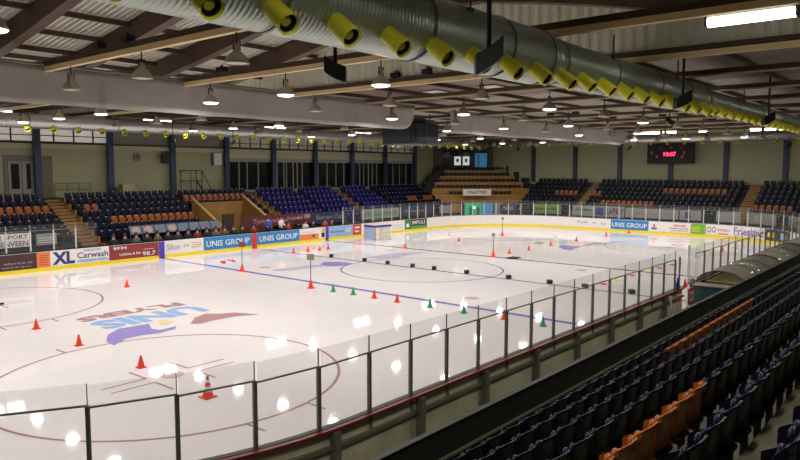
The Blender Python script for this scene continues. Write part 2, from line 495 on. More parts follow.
advert(F(-6.88), F(-4.1), WHITE, 'white advertising board with grey Silton lettering left of the blue boards',
       lambda b, t: (t('Silton', .05, .38, .3, .75, GRYT), t('24', .46, .6, .45, .65, GRYT), b(.68, .95, .68, .73, AORG), b(.68, .95, .5, .55, AORG), b(.68, .9, .33, .38, GRYT)))
advert(F(-4.08), F(-.2), UBLUE, 'blue advertising board reading UNIS GROUP, left of the red centre stripe', lambda b, t: t('UNIS GROUP', .05, .95, .25, .72, WHT))
advert(F(-.19), F(.24), ARED, 'narrow red stripe panel at the centre line on the far boards', z0=.0)
advert(F(.26), F(4.2), UBLUE, 'blue advertising board reading UNIS GROUP, right of the red centre stripe', lambda b, t: t('UNIS GROUP', .05, .95, .25, .72, WHT))
advert(F(4.22), F(6.85), WHITE, 'white and orange advertising board with a standing figure at its right end',
       lambda b, t: (b(.0, .72, .0, .5, AORG), b(.5, .56, .2, .4, WHT), t('sport en spel', .1, .5, .62, .74, GRYT), b(.84, .9, .5, .95, YELK), b(.84, .97, .1, .5, BLK), b(.9, .97, .5, .95, GRYT)))
advert(F(6.87), F(7.2), BARB, 'narrow deep blue stripe panel where the far blue line meets the boards', z0=.0)
advert(F(7.22), F(9.9), LBLU, 'pale blue advertising board with dark script left of a red one',
       lambda b, t: (t('Noorderman', .08, .62, .4, .58, NAVT), t('KEF', .7, .93, .35, .75, WHT)))
advert(F(9.92), F(10.9), ARED, 'small red advertising panel with white bars beside the hockey goal',
       lambda b, t: (b(.2, .8, .62, .78, WHT), b(.2, .7, .25, .4, WHT)))
advert(F(14.0), F(16.5), WHITE, 'white advertising board with faint blue script right of the goal',
       lambda b, t: (t('sierbestrating', .15, .85, .45, .62, LBLU), b(.3, .9, .25, .29, LBLU)))
advert(F(16.52), F(19.7), DGRN, 'green advertising board with white IMPULS lettering on a black box',
       lambda b, t: (b(.28, .97, .35, .95, BLK), t('IMPULS', .32, .92, .45, .85, WHT), b(.06, .18, .2, .6, WHT), b(.3, .95, .1, .22, AGRN)))
Eb = s_end
advert(Eb(4.9), Eb(1.6), WHITE, 'white advertising board with faint grey handwriting left of the end blue board',
       lambda b, t: (t('Frysk.', .05, .38, .35, .75, GRYT), t('ww', .5, .62, .45, .6, GRYT), t('IJs', .75, .9, .35, .65, GRYT)))
advert(Eb(1.5), Eb(-1.9), UBLUE, 'blue advertising board reading UNIS GROUP on the end boards', lambda b, t: t('UNIS GROUP', .04, .96, .25, .72, WHT))
advert(Eb(-1.95), Eb(-5.4), WHITE, 'white advertising board with violet boat crest and red lettering on end boards',
       lambda b, t: (b(.06, .2, .2, .4, VIOL), b(.11, .15, .4, .75, ARED), t('HEERENVEEN', .6, .9, .6, .8, ARED), t('schaatscentrum', .5, .95, .36, .52, ARED), t('sportstad nl', .55, .95, .12, .26, VIOL)))
advert(Eb(-5.45), Eb(-6.55), AGRN, 'bright green advertising board right of the violet crest board', lambda b, t: [b(.1, .7, .2+.2*i, .28+.2*i, YELK) for i in range(3)])
advert(Eb(-6.57), Eb(-8.7), WHITE, 'white advertising board with two interlinked rings and red dash',
       lambda b, t: (b(0, .04, 0, 1, AGRN), t('OO', .08, .42, .22, .82, STEELG), t('VERBO', .45, .95, .4, .62, ARED), b(.5, .9, .1, .2, ARED)))
sb_ = Eb(-8.75)
advert(sb_, sb_+2.9, WHITE, 'white curved advertising board reading Friesland in violet at the far right corner',
       lambda b, t: t('Friesland', .06, .97, .18, .88, VIOL), z1=BH-.02)
advert(sb_+2.95, sb_+6.0, DMAR, 'dark curved advertising board with yellow and pale shapes right of Friesland',
       lambda b, t: (b(.1, .22, .3, .75, YELK), b(.26, .38, .3, .75, AGRN), b(.55, .7, .2, .8, LBLU), b(.75, .95, .3, .7, DGRN)))

# ------------------------------------------------------------------ banners behind the boards
def banner(s0, s1, z0, z1, bg, label, draw=None, off=1.55, cat='banner'):
    m_ = MB()
    strip(m_, s0, s1, off, off+.04, z0, z1, bg, .6)
    def mk(o_):
        def fn(u, z):
            q, an = path(s0+(s1-s0)*u, o_)
            return (q[0], q[1], z0+(z1-z0)*z)
        return fn
    def bar(u0, u1, a, b, mm):
        f_ = mk(off-.006); n = 4; vs = []
        for i in range(n+1):
            u = u0+(u1-u0)*i/n; vs += [f_(u, a), f_(u, b)]
        m_.add(vs, [(2*i, 2*i+2, 2*i+3, 2*i+1) for i in range(n)], mm)
    def tx(s, u0, u1, a, b, mm): letters(m_, s, u0, u1, a, b, mm, mk(off-.012))
    if draw: draw(bar, tx)
    o = tag(m_.build('banner'), label, cat)
    for ss in (s0+.15, s1-.15):
        q, an = path(ss, off+.07); p_ = MB(); p_.cyl((q[0], q[1], -.03), (q[0], q[1], z1), .025, BRK, n=6); p_.build('support_pole', o)
    return o
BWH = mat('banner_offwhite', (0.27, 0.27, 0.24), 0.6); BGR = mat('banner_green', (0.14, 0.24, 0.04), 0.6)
BNV = mat('banner_navy', (0.02, 0.03, 0.09), 0.6); BMR = mat('banner_maroon', (0.10, 0.012, 0.02), 0.6); BTX = mat('banner_pink_text', (0.45, 0.25, 0.25), 0.6)
BPU = mat('banner_plum', (0.06, 0.03, 0.06), 0.6)
banner(F(-19), F(-14.1), 1.25, 2.0, WHITE, 'white banner reading SPORT HEERENVEEN hung behind far glass at left edge',
       lambda b, t: (t('E | SPORT', .62, .97, .52, .9, NAVT), t('HEERENVEEN', .5, .97, .08, .45, NAVT)))
banner(F(-13.8), F(-12.7), 1.25, 1.9, BWH, 'small grey banner of thin white lines beside the SPORT banner', lambda b, t: [b(.1, .9, .2+.2*i, .25+.2*i, WHT) for i in range(3)])
banner(F(.6), F(7.2), 1.25, 2.1, BMR, 'long maroon banner with pale script behind the far bench',
       lambda b, t: (t('Tjongerschans', .12, .62, .2, .7, BTX), t('hospital', .62, .85, .35, .8, BTX), b(.88, .97, .5, .85, BWH)), off=1.9)
banner(F(7.25), F(11.0), 1.15, 2.05, BNV, 'dark navy banner reading Business Club behind the far bench', lambda b, t: t('Business Club', .12, .92, .35, .75, BWH), off=1.9)
banner(F(12.6), F(17.6), 1.2, 2.05, BWH, 'off-white banner with green lettering behind the hockey goal', lambda b, t: (t('FRIESLAND', .08, .9, .3, .75, DGRN), b(.05, .95, .1, .16, LBLU)))
banner(F(17.9), F(22.2), 1.25, 2.0, BNV, 'dark banner with pale script in the far left corner', lambda b, t: t('Ontmoeting', .1, .8, .35, .7, BWH))
banner(F(23.0), F(24.2), 1.25, 2.0, BWH, 'grey banner behind glass just left of the lit doorway')
banner(F(24.3), F(25.1), 1.25, 2.1, OCHRE, 'ochre yellow banner beside the lit corner doorway')
banner(F(28.55), F(29.95), 1.15, 2.1, BPU, 'plum banner with pale scrawl right of the lit corner doorway', lambda b, t: t('waves', .2, .8, .35, .75, BWH))
banner(F(30.05), F(31.1), 1.15, 2.1, BLK, 'black banner with a green oval behind the end boards', lambda b, t: t('O', .1, .8, .25, .8, AGRN))
banner(F(31.3), F(33.7), 1.2, 2.1, BGR, 'olive green banner with dark shapes behind the end boards', lambda b, t: (t('gewoon thuis', .1, .9, .3, .75, BLK)))
banner(Eb(6.0), Eb(2.8), 1.15, 2.1, BWH, 'off-white banner ending in a dark square behind the end boards', lambda b, t: (t('Elf steden', .1, .6, .5, .8, BLK), b(.72, .97, .1, .9, NAVT)))
banner(Eb(2.7), Eb(.9), 1.15, 2.15, BWH, 'off-white banner reading Laffrey in big black letters', lambda b, t: t('LAFFREY', .08, .95, .25, .8, BLK))
banner(Eb(.8), Eb(-3.9), 1.2, 2.05, BWH, 'long grey-white banner with small grey text on end side', lambda b, t: t('IJshockey Heerenveen', .1, .9, .35, .65, STEELG))
banner(Eb(-4.0), Eb(-5.8), 1.2, 2.05, BWH, 'grey-white banner with a dark emblem square on the end side', lambda b, t: (b(.25, .5, .2, .85, NAVT), b(.6, .95, .45, .5, STEELG)))
banner(Eb(-6.9), Eb(-8.6), 1.2, 2.05, BWH, 'pale banner with dark corner above the ring advertising board', lambda b, t: b(.75, .95, .3, .8, DGRN))
banner(Eb(-9.0), Eb(-11.2), 1.2, 2.05, STEELG, 'olive grey banner above the Friesland board', lambda b, t: b(.2, .5, .2, .8, BWH))
banner(Eb(-12.2), Eb(-14.6), 1.2, 2.05, STEELG, 'olive grey banner with white dashes at the far right corner', lambda b, t: [b(.2+.1*i, .25+.1*i, .3, .8, BWH) for i in range(5)])

# ------------------------------------------------------------------ stands
def steps(profile_rows, s0, s1, tr, m, base=0.0):
    """profile_rows: list of (t_front, t_back, z_floor)"""
    prof = [(profile_rows[0][0], base)]
    for a_, b_, z in profile_rows:
        prof += [(a_, z), (b_, z)]
    prof.append((profile_rows[-1][1], base))
    return prof
# near stand : t = -(y) direction, rows k: back top y=-17.975-.75k, z=1.556+.375k
def nrow(k): return -17.975-.75*k, 1.556+.375*k
rows = [(-17.3, -18.05, .756)]+[(-(17.3+.75*k), -(17.3+.75*(k+1)), .756+.375*k) for k in range(1, 12)]
rows = [(-(17.3+.75*k), -(17.3+.75*(k+1)), .756+.375*k) for k in range(12)]
ns = thing('grandstand', 'stepped concrete grandstand on the near side in the lower right corner', 'grandstand')
m_ = MB(); m_.prism(steps(rows, 0, 0, None, CONC), -34, 40, CONC); m_.build('stepped_concrete', ns)
# aisle half steps left of the last rows
m_ = MB()
par = thing('parapet', 'low black parapet wall in front of the nearest seat row', 'parapet')
m_.box((-32, -17.25, 0), (40, -17.19, 1.585), BLACKP); m_.build('panel', par)
m_ = MB(); m_.box((-32, -17.30, 1.10), (40, -17.25, 1.135), STRIP); m_.build('rail', par, label='thin pale rail')
m_ = MB(); m_.box((-32, -17.27, 1.585), (40, -17.17, 1.61), BLACKP); m_.build('top_cap', par)
for i in range(30):
    m_ = MB(); m_.box((-.03, -.035, 0), (.03, .02, 1.60), BLACKP)
    o = m_.build('post', par); o.location = (-30.2+1.29*i, -17.2, 0)

# far stand, rows k=0..6
FR0, FZ0 = 18.0, 1.68
rowsF = [(17.35+.75*k, 17.35+.75*(k+1), FZ0-.8+.375*k) for k in range(7)]
rowsF.append((22.6, 24.75, FZ0-.8+.375*7))
fs_ = thing('grandstand', 'long dark stepped grandstand along the far side below the windows', 'grandstand')
def block(rows_, x0, x1, m, name, parent):
    b = MB(); b.prism(steps(rows_, 0, 0, None, m), x0, x1, m); return b.build(name, parent)
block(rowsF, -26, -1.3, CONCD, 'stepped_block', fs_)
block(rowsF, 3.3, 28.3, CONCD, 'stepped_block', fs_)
# ochre stair aisles (one flight each) set 3 cm above the block
def flight(x0, x1, rows_, parent, m=OCHRE):
    b = MB()
    for a_, b_, z in rows_:
        b.box((x0, a_, z), (x1, b_, z+.03), PURL)
        b.box((x0, a_-.38, z-.2), (x1, a_, z-.165), PURL)
        b.box((x0, a_-.02, z-.16), (x1, a_, z+.0), m)
        b.box((x0, a_-.40, z-.36), (x1, a_-.38, z-.20), m)
        b.box((x1, a_-.42, z-.4), (x1+.10, b_-.35, z+.12), m)
    return b.build('stair_flight', parent)
for x0, x1 in ((-10.75, -9.7), (5.0, 5.85), (15.0, 15.7)):
    flight(x0, x1, rowsF, fs_)
# vomitory: ochre walled entrance between X -1.3 and 3.3
m_ = MB()
rv = rowsF[4:]
m_.prism(steps(rv, 0, 0, None, CONCD, 2.0), -1.3, 3.3, CONCD)
m_.build('stepped_block', fs_)
m_ = MB(); m_.box((-1.3, 20.3, 0), (3.3, 20.4, 3.0), OCHRE)
m_.box((-1.3, 20.25, 2.9), (3.3, 20.45, 3.05), OCHRE); m_.box((1.2, 20.2, .1), (2.2, 20.29, 2.1), PURL); m_.build('entrance_back_wall', fs_)
for x in (-1.3, 3.3):
    m_ = MB(); m_.prism([(17.0, 0), (17.0, 1.55), (20.4, 3.35), (20.4, 0)], x-.06, x+.06, OCHRE)
    m_.prism([(16.95, 1.55), (16.95, 1.65), (20.4, 3.45), (20.4, 3.35)], x-.1, x+.1, mat('ochre_light', (.55, .32, .1), .5))
    m_.build('entrance_side_wall', fs_)

# end stand, rows k=0..7 rising with X
E0, EZ0 = 32.3, 1.75
rowsE = [(31.7+.75*k, 31.7+.75*(k+1), EZ0-.8+.40*k) for k in range(8)]
rowsE.append((37.7, 38.4, EZ0-.8+.4*8))
es_ = thing('grandstand', 'dark stepped grandstand behind the far end of the rink', 'grandstand')
def swapxy(p): return (p[1], p[0], p[2])
b = MB(); b.prism(steps(rowsE, 0, 0, None, CONCD), -26, 13.2, CONCD, swapxy); b.build('stepped_block', es_)
for y0, y1 in ((6.05, 6.95), (-8.95, -8.0)):
    b = MB()
    for a_, b_, z in rowsE:
        b.box((y0, a_, z), (y1, b_, z+.03), PURL, swapxy); b.box((y0, a_-.38, z-.2), (y1, a_, z-.165), PURL, swapxy)
        b.box((y0, a_-.02, z-.16), (y1, a_, z+.0), OCHRE, swapxy); b.box((y0, a_-.40, z-.37), (y1, a_-.38, z-.20), OCHRE, swapxy)
    b.build('stair_flight', es_)
# corner stand, centred on the 45 degree diagonal
C45 = math.sqrt(.5)
CC = (5.2/2, 0)
def corner(p):     # local: x along the rows (towards +X,-Y), y outward, z
    a_ = p[0]+10.9     # centre of the corner rows
    return (p[1]*C45+a_*C45, p[1]*C45-a_*C45, p[2])
cs_ = thing('grandstand', 'ochre terraced corner stand with wide steps between far and end stands', 'grandstand')
HW = [5.0, 5.4, 5.4, 5.0, 4.3, 3.6]
CR = [(34.6+1.0*k, 35.6+1.0*k, 2.1+.66*k) for k in range(6)]
for k, (a_, b_, z) in enumerate(CR):
    hw = HW[k]
    m_ = MB(); m_.box((-hw, a_, 0 if k > 0 else 1.9), (hw, b_, z), OCHC, corner)
    m_.box((-hw, a_-.03, z-.1), (hw, a_, z), mat('ochre_light', (.55, .32, .1), .5), corner)
    m_.build('terrace_step', cs_)
for sx in (-1, 1):          # dark stepped flanks
    m_ = MB()
    for k, (a_, b_, z) in enumerate(CR):
        hw = HW[k]
        if k < 2: continue
        m_.box((sx*hw, a_, 0), (sx*(hw+.75), b_, z+.5), CONCD, corner)
        m_.box((sx*(hw+.75), a_, 0), (sx*(hw+1.3), b_, z+.1), CONCD, corner)
    m_.build('stepped_flank', cs_)
# walls framing the doorway under the corner stand
m_ = MB(); m_.box((-5, 34.5, 0), (-2.2, 34.6, 2.0), PURL, corner); m_.box((2.6, 34.5, 0), (5, 34.6, 2.0), PURL, corner)
m_.box((-5, 34.45, 1.95), (5, 34.65, 2.15), OCHRE, corner); m_.build('under_wall', cs_)
m_ = MB(); m_.box((-2.2, 34.40, .1), (-.3, 34.44, 1.95), GRNLED, corner); dr = m_.build('lit_doorway')
m_2 = MB(); m_2.box((-1.7, 34.35, .1), (-1.4, 34.39, 1.5), DGRN, corner); m_2.box((-.9, 34.35, .1), (-.6, 34.39, 1.5), DGRN, corner); m_2.box((-1.35, 34.36, 1.3), (-1.0, 34.39, 1.6), WGLOW, corner); m_2.build('door_stile', dr)
tag(dr, 'green glowing doorway beneath the ochre corner stand', 'doorway')
m_ = MB(); m_.box((-.25, 34.40, .1), (.9, 34.44, 1.95), BLUGL, corner); m_.box((1.0, 34.40, .1), (1.9, 34.44, 1.95), FRM, corner); m_.box((1.95, 34.40, .1), (2.6, 34.44, 1.95), TEALM, corner)
tag(m_.build('glass_door'), 'blue lit glass door right of the green doorway', 'door')
m_ = MB(); m_.box((-2.4, 34.3, 2.72), (.65, 34.38, 3.42), WHITE, corner)
letters(m_, 'FINLETTEX', -1.9, .15, 2.92, 3.25, BLK, lambda u, z: corner((u, 34.28, z)))
tag(m_.build('sign_board'), 'white sign board with black capitals on the ochre corner stand', 'sign')

# ------------------------------------------------------------------ seats
def seat_back_mesh(m):
    b = MB(); nu, nv = 8, 6
    def pt(u, v, off):
        x = .250*u
        z = .33+.50*v - (.05*abs(u)**5 if v > .5 else 0)*((v-.5)*2)
        y = .085*abs(u)**3*(0.3+.7*v)-.045*v
        if u > 0: z -= .045*u**3*v
        if v > .85: y -= .05*(v-.85)/.15          # rolled top edge, away from the sitter
        return (x, y+off, z)
    vs = []
    for off in (0, -.022):
        for j in range(nv+1):
            for i in range(nu+1):
                vs.append(pt(-1+2*i/nu, j/nv, off))
    st = (nu+1)*(nv+1); fs = []
    for j in range(nv):
        for i in range(nu):
            a_ = j*(nu+1)+i
            fs.append((a_+1, a_, a_+nu+1, a_+nu+2))
            fs.append((st+a_, st+a_+1, st+a_+nu+2, st+a_+nu+1))
    for i in range(nu):
        a_ = nv*(nu+1)+i; fs.append((a_+1, a_, st+a_, st+a_+1)); fs.append((i, i+1, st+i+1, st+i))
    for j in range(nv):
        a_ = j*(nu+1); fs.append((a_, a_+nu+1, st+a_+nu+1, st+a_)[::-1]); c_ = a_+nu; fs.append((c_, c_+nu+1, st+c_+nu+1, st+c_))
    b.add(vs, fs, m, True)
    for sx in (-1, 1):      # rounded lobes where the shell curls at its top corners
        b.add([(sx*.20+.055*math.cos(a_)*math.sin(t_), -.02+.05*math.sin(a_)*math.sin(t_), .735+.075*math.cos(t_)) for t_ in [math.pi*i/6 for i in range(7)] for a_ in [math.pi*j/4 for j in range(8)]],
              [(8*i+j, 8*i+(j+1) % 8, 8*i+8+(j+1) % 8, 8*i+8+j) for i in range(6) for j in range(8)], m, True)
    # flared side wings that catch the light at the top corners
    for sx in (-1, 1):
        b.add([(sx*.235, .05, .52), (sx*.255, .10, .56), (sx*.255, .10, .74), (sx*.225, .00, .79), (sx*.235, .0, .6)], [(0, 1, 2, 3, 4)], m, True)
    return b
def make_seat(m):
    t = thing('stadium_seat', 'x', 'seat')
    seat_back_mesh(m).build('backrest', t)
    b = MB(); b.prism([(.02, .36), (.05, .33), (.10, .36), (.09, .52), (.05, .56), (.0, .54)], -.20, .20, m); b.build('folded_seat_pan', t)
    b = MB(); b.box((-.03, -.06, 0), (.03, .0, .40), BRK); b.box((-.2, -.05, .32), (.2, .02, .37), BRK)
    b.box((-.06, -.08, 0), (.06, .06, .02), BRK); b.build('bracket', t)
    return t
protos = {}
def put_seat(m, key, loc, rz, label, group):
    if key not in protos:
        t = make_seat(m); protos[key] = t
        t.location = loc; t.rotation_euler = (0, 0, rz); t['label'] = label; t['group'] = group
        return t
    return dup(protos[key], loc, rz, label, group)
PITCH = .55
rown = ['front', 'second', 'third', 'fourth', 'fifth', 'sixth', 'seventh']
starts = [-24.2, -24.6, -24.9, -25.0, -24.6, -24.0, -24.45]
ends = [7.0, 2.5, -2.5, -7.5, -12.5, -17.8, -23.2]
for k in range(7):
    y, z = nrow(k)
    x = starts[k]; i = 0
    while x < ends[k]:
        oc = (k == 4 and x < -20.8) or (k == 1 and -15.3 < x < -8.4)
        if oc:
            lab = 'orange seat in the %s, %s from its left end' % (
                'short run nearest the camera' if k == 4 else 'long run behind the parapet', nth(int((x+24.6)/PITCH) if k == 4 else int((x+15.3)/PITCH)))
            put_seat(ORNG, 'o', (x, y+.09, z-.83), 0, lab, 'orange seats in the near stand')
        elif i < 18:
            put_seat(NAVY, 'n', (x, y+.09, z-.83), 0, 'dark navy folding seat, %s from the left in the %s row behind the parapet' % (nth(i), rown[k]), 'navy seats of the near stand, %s row' % rown[k])
        else:
            put_seat(NAVY, 'n', (x, y+.09, z-.83), 0, 'dark navy folding seat in the farther part of the %s row behind the parapet' % rown[k], 'navy seats of the near stand, farther part of %s row' % rown[k])
        x += PITCH; i += 1

# distant seats ------------------------------------------------
def lp_seat(mb, m, tr):
    """small seat facing local -y, standing at local origin"""
    vs = [(-.20, .0, .34), (.20, .0, .34), (.20, .05, .34), (-.20, .05, .34), (-.19, .04, .78), (.19, .04, .78), (.18, .10, .83), (-.18, .10, .83), (-.18, .13, .80), (.18, .13, .80)]
    fs = [(0, 1, 5, 4), (4, 5, 6, 7), (7, 6, 9, 8), (8, 9, 2, 3), (1, 2, 9, 6, 5), (0, 4, 7, 8, 3), (3, 2, 1, 0)]
    mb.add(vs, fs, m, False, tr)
    mb.box((-.17, -.12, .36), (.17, -.01, .66), m, tr)
    mb.box((-.055, .085, .832), (.055, .10, .84), GLINTM, tr); mb.box((-.05, .052, .79), (.05, .068, .825), GLINTM, tr)  # small plates painted as glints along the top lip
    mb.box((-.03, .0, .0), (.03, .05, .36), m, tr)
def far_tr(x, k): return lambda p: (x+p[0], FR0+.75*k+p[1]-.1, FZ0-.8+.375*k+p[2])
def end_tr(y, k): return lambda p: (E0+.75*k+p[1]-.1, y-p[0], EZ0-.8+.40*k+p[2])
def cor_tr(u, k): return lambda p: corner((u+p[0], CR[k][0]+.55+p[1], CR[k][2]+p[2]*.46))
navyF = MB(); purpF = MB(); endS = MB(); corS = MB()
orp = None; orange_spots = []
def is_aisle(x, k):
    return (-11.1 < x < -9.4) or (4.75 < x < 6.1) or (10.1 < x < 10.75) or (14.75 < x < 15.95) or (19.6 < x < 20.2) or (-1.7 < x < -1.1)
for k in range(7):
    x = -24.0+.1
    while x < 28.0:
        if is_aisle(x, k) or (x > 23.0+.9*k and False):
            x += .26; continue
        if -1.5 < x < 3.5 and k < 4:
            x += .52; continue
        org = (k == 4 and x < -11.2) or (k == 4 and -9.3 < x < -8.1) or (k == 2 and -8.1 < x < -1.9) or (k == 5 and -1.1 < x < 4.4) or (k == 3 and (23.2 < x < 24.9 or 25.9 < x < 27.5))
        if org: orange_spots.append(('far', x, k))
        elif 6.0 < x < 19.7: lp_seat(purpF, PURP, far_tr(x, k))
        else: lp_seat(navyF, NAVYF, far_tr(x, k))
        x += .52
for k in range(8):
    y = 12.9
    while y > -20:
        if 5.8 < y < 7.2 or -9.2 < y < -7.75:
            y -= .3; continue
        org = (k == 4 and 7.3 <= y < 10.3) or (k == 4 and 4.8 < y < 5.9) or (k == 2 and -.8 < y < 4.6) or (k == 5 and -6.4 < y < -.9) or (k == 2 and -12.0 < y < -9.2)
        if org: orange_spots.append(('end', y, k))
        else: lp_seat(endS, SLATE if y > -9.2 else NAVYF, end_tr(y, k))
        y -= .52
for k in range(1, 6):
    hw = [0, 3.4, 4.6, 4.6, 3.9, 3.3][k]
    u = -hw
    while u < hw:
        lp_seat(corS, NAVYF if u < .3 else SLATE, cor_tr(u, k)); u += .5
    if k == 1: pass
tag(navyF.build('stadium_seats'), 'rows of small dark navy seats in the outer blocks of the far stand', 'seats', 'distant seats', 'stuff')
tag(purpF.build('stadium_seats'), 'block of brighter violet-blue seats in the middle of the far stand', 'seats', 'distant seats', 'stuff')
tag(endS.build('stadium_seats'), 'slate and navy seats filling the stand behind the far end boards', 'seats', 'distant seats', 'stuff')
tag(corS.build('stadium_seats'), 'blue and grey seats lined up on the ochre corner terraces', 'seats', 'distant seats', 'stuff')
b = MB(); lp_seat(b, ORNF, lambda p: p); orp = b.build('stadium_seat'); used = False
def where(kind, a_, k):
    if kind == 'far':
        if k == 4 and a_ < -11: return 'orange row of the far left block'
        if k == 4: return 'orange pair beside the left ochre stairs'
        if k == 2: return 'long orange row above the bench panes'
        if k == 5: return 'orange row above the ochre entrance'
        return 'orange cluster low in the far corner'
    if k == 4: return 'orange row beside the left end stairs'
    if k == 2 and a_ > -2: return 'low orange row above the LAFFREY banner'
    if k == 5: return 'high orange row under the scoreboard'
    return 'orange row beyond the right end stairs'
cntw = {}
for kind, a_, k in orange_spots:
    wv = where(kind, a_, k); cntw[wv] = cntw.get(wv, 0)+1
    lab = 'small orange seat, %s from the left in the %s' % (nth(cntw[wv]-1), wv)
    if kind == 'far': loc = (a_, FR0+.75*k-.1, FZ0-.8+.375*k); rz = 0
    else: loc = (E0+.75*k-.1, a_, EZ0-.8+.40*k); rz = -math.pi/2
    if used: o = orp.copy(); COL.objects.link(o)
    else: o = orp; used = True
    o.location = loc; o.rotation_euler = (0, 0, rz)
    tag(o, lab, 'seat', 'orange seats: '+wv)

# ------------------------------------------------------------------ walls
wl = MB(); wl.box((-50, 24.75, 0), (33.5, 25.0, 12.2), WALL); struct(wl.build('wall_far'))
wl = MB()
wl.box((38.4, -34, 0), (38.7, 19.7, 10), WALLE); struct(wl.build('wall_end'))
wl = MB()
d = C45
def diag(u, off, z):  # chamfer wall between the far and end walls, u along it
    return (33.45+u*d+off*d, 24.7-u*d+off*d, z)
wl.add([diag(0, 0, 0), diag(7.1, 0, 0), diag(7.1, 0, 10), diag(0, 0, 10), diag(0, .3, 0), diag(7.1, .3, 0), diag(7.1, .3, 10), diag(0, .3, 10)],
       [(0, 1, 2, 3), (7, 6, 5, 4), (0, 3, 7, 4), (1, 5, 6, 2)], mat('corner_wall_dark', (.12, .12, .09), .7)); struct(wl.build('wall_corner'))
wl = MB(); wl.box((-50, -31, 0), (38.7, -30.7, 12), WALL); struct(wl.build('wall_near'))
wl = MB(); wl.box((-50.3, -31, 0), (-50, 25, 12.5), WALL); struct(wl.build('wall_left'))
# corner gallery window with lit posters
def cbox(m_, u0, u1, o0, o1, z0, z1, mm):
    vs = [diag(u, o, z) for z in (z0, z1) for u, o in ((u0, o0), (u1, o0), (u1, o1), (u0, o1))]
    m_.add(vs, [(0, 1, 5, 4), (1, 2, 6, 5), (2, 3, 7, 6), (3, 0, 4, 7), (4, 5, 6, 7), (3, 2, 1, 0)], mm)
cw = MB(); cbox(cw, 1.0, 6.4, -.06, -.02, 5.6, 7.7, DKGL); cw = struct(cw.build('window_1'))
m_ = MB()
for u in (1.0, 2.2, 3.5, 4.8, 5.3, 6.4): cbox(m_, u-.04, u+.04, -.12, -.05, 5.5, 7.8, COLB)
cbox(m_, .9, 6.5, -.12, -.05, 7.7, 7.8, COLB); m_.build('window_frame', cw)
for i, u in enumerate((2.45, 3.45)):
    m_ = MB(); cbox(m_, u, u+.75, -.16, -.13, 6.0, 7.0, WGLOW); cbox(m_, u+.22, u+.52, -.18, -.165, 6.35, 6.75, TEALM)
    tag(m_.build('poster'), 'pale lit poster with dark ring, %s one in the corner gallery window' % ('left' if i == 0 else 'right'), 'poster')
m_ = MB(); cbox(m_, 4.9, 6.3, -.10, -.07, 5.7, 7.4, BLUGL); tag(m_.build('glass_door'), 'bluish glass door right of the posters in the corner gallery', 'door')
# far wall features
YW = 24.72
m_ = MB(); m_.box((-50, YW-.12, 6.87), (4.7, YW+.05, 7.22), BAND); m_.box((4.7, YW-.12, 6.45), (30, YW+.05, 7.22), BAND); m_.box((-50, YW-.2, 7.2), (30, YW+.05, 7.28), PURL); struct(m_.build('trim_2'))
m_ = MB(); m_.box((-5, YW-.05, 7.3), (5, YW+.05, 9.3), UPPER); struct(m_.build('trim_3'))
wn = 2
def window(x0, x1, z0, z1, mull, glass=DKGL, frame=FRM, bars=()):
    global wn
    b = MB(); b.box((x0, YW-.04, z0), (x1, YW+.02, z1), glass); o = struct(b.build('window_%d' % wn)); wn += 1
    f = MB()
    for x in mull: f.box((x-.045, YW-.1, z0), (x+.045, YW-.03, z1), frame)
    f.box((x0, YW-.1, z0-.05), (x1, YW-.03, z0+.04), frame); f.box((x0, YW-.1, z1-.04), (x1, YW-.03, z1+.28), frame)
    for z in bars: f.box((x0, YW-.1, z-.03), (x1, YW-.05, z+.03), frame)
    f.build('window_frame', o)
    return o
window(4.7, 9.8, 3.7, 6.17, [4.8, 6.05, 6.9, 8.1, 9.7])
window(10.1, 14.8, 3.7, 6.17, [10.2, 11.0, 11.3, 12.1, 12.6, 13.2, 14.7])
window(15.1, 19.8, 3.7, 6.17, [15.2, 16.4, 17.6, 18.7, 19.7])
window(20.1, 24.8, 3.7, 6.17, [20.2, 21.0, 21.6, 22.3, 22.9, 23.6, 24.7])
window(25.1, 29.6, 3.7, 6.17, [25.2, 26.2, 27.3, 28.4, 29.5])
MUL = mat('gallery_mullion', (.05, .045, .04), .6)
window(-24, -5.1, 7.32, 8.5, [-24+1.35*i for i in range(15)], GALL, MUL, (7.75,))
GALD = mat('gallery_dim', (0.5, 0.48, 0.38), 0.6, emit=0.10)
window(5.1, 29.8, 7.32, 8.5, [5.1+1.1*i for i in range(23)], GALD, MUL, (7.7,))
# door on the far wall, far left
dd = MB(); dd.box((-12.35, YW-.06, 3.5), (-10.35, YW, 6.4), mat('door_surround', (.20, .20, .19), .6)); dd = struct(dd.build('door_1'))
m_ = MB()
for x0, x1 in ((-12.1, -11.35), (-11.25, -10.5)):
    m_.box((x0, YW-.1, 3.5), (x1, YW-.05, 6.0), FRM)
m_.build('door_leaf', dd)
m_ = MB(); m_.box((-11.95, YW-.12, 4.2), (-11.45, YW-.09, 5.85), DKGL); m_.box((-11.0, YW-.12, 4.2), (-10.75, YW-.09, 5.85), DKGL); m_.build('door_glass', dd)
m_ = MB(); m_.box((-10.1, YW-.05, 3.5), (-9.3, YW+.0, 6.4), mat('wall_brown_patch', (.22, .19, .13), .7)); struct(m_.build('trim_4'))
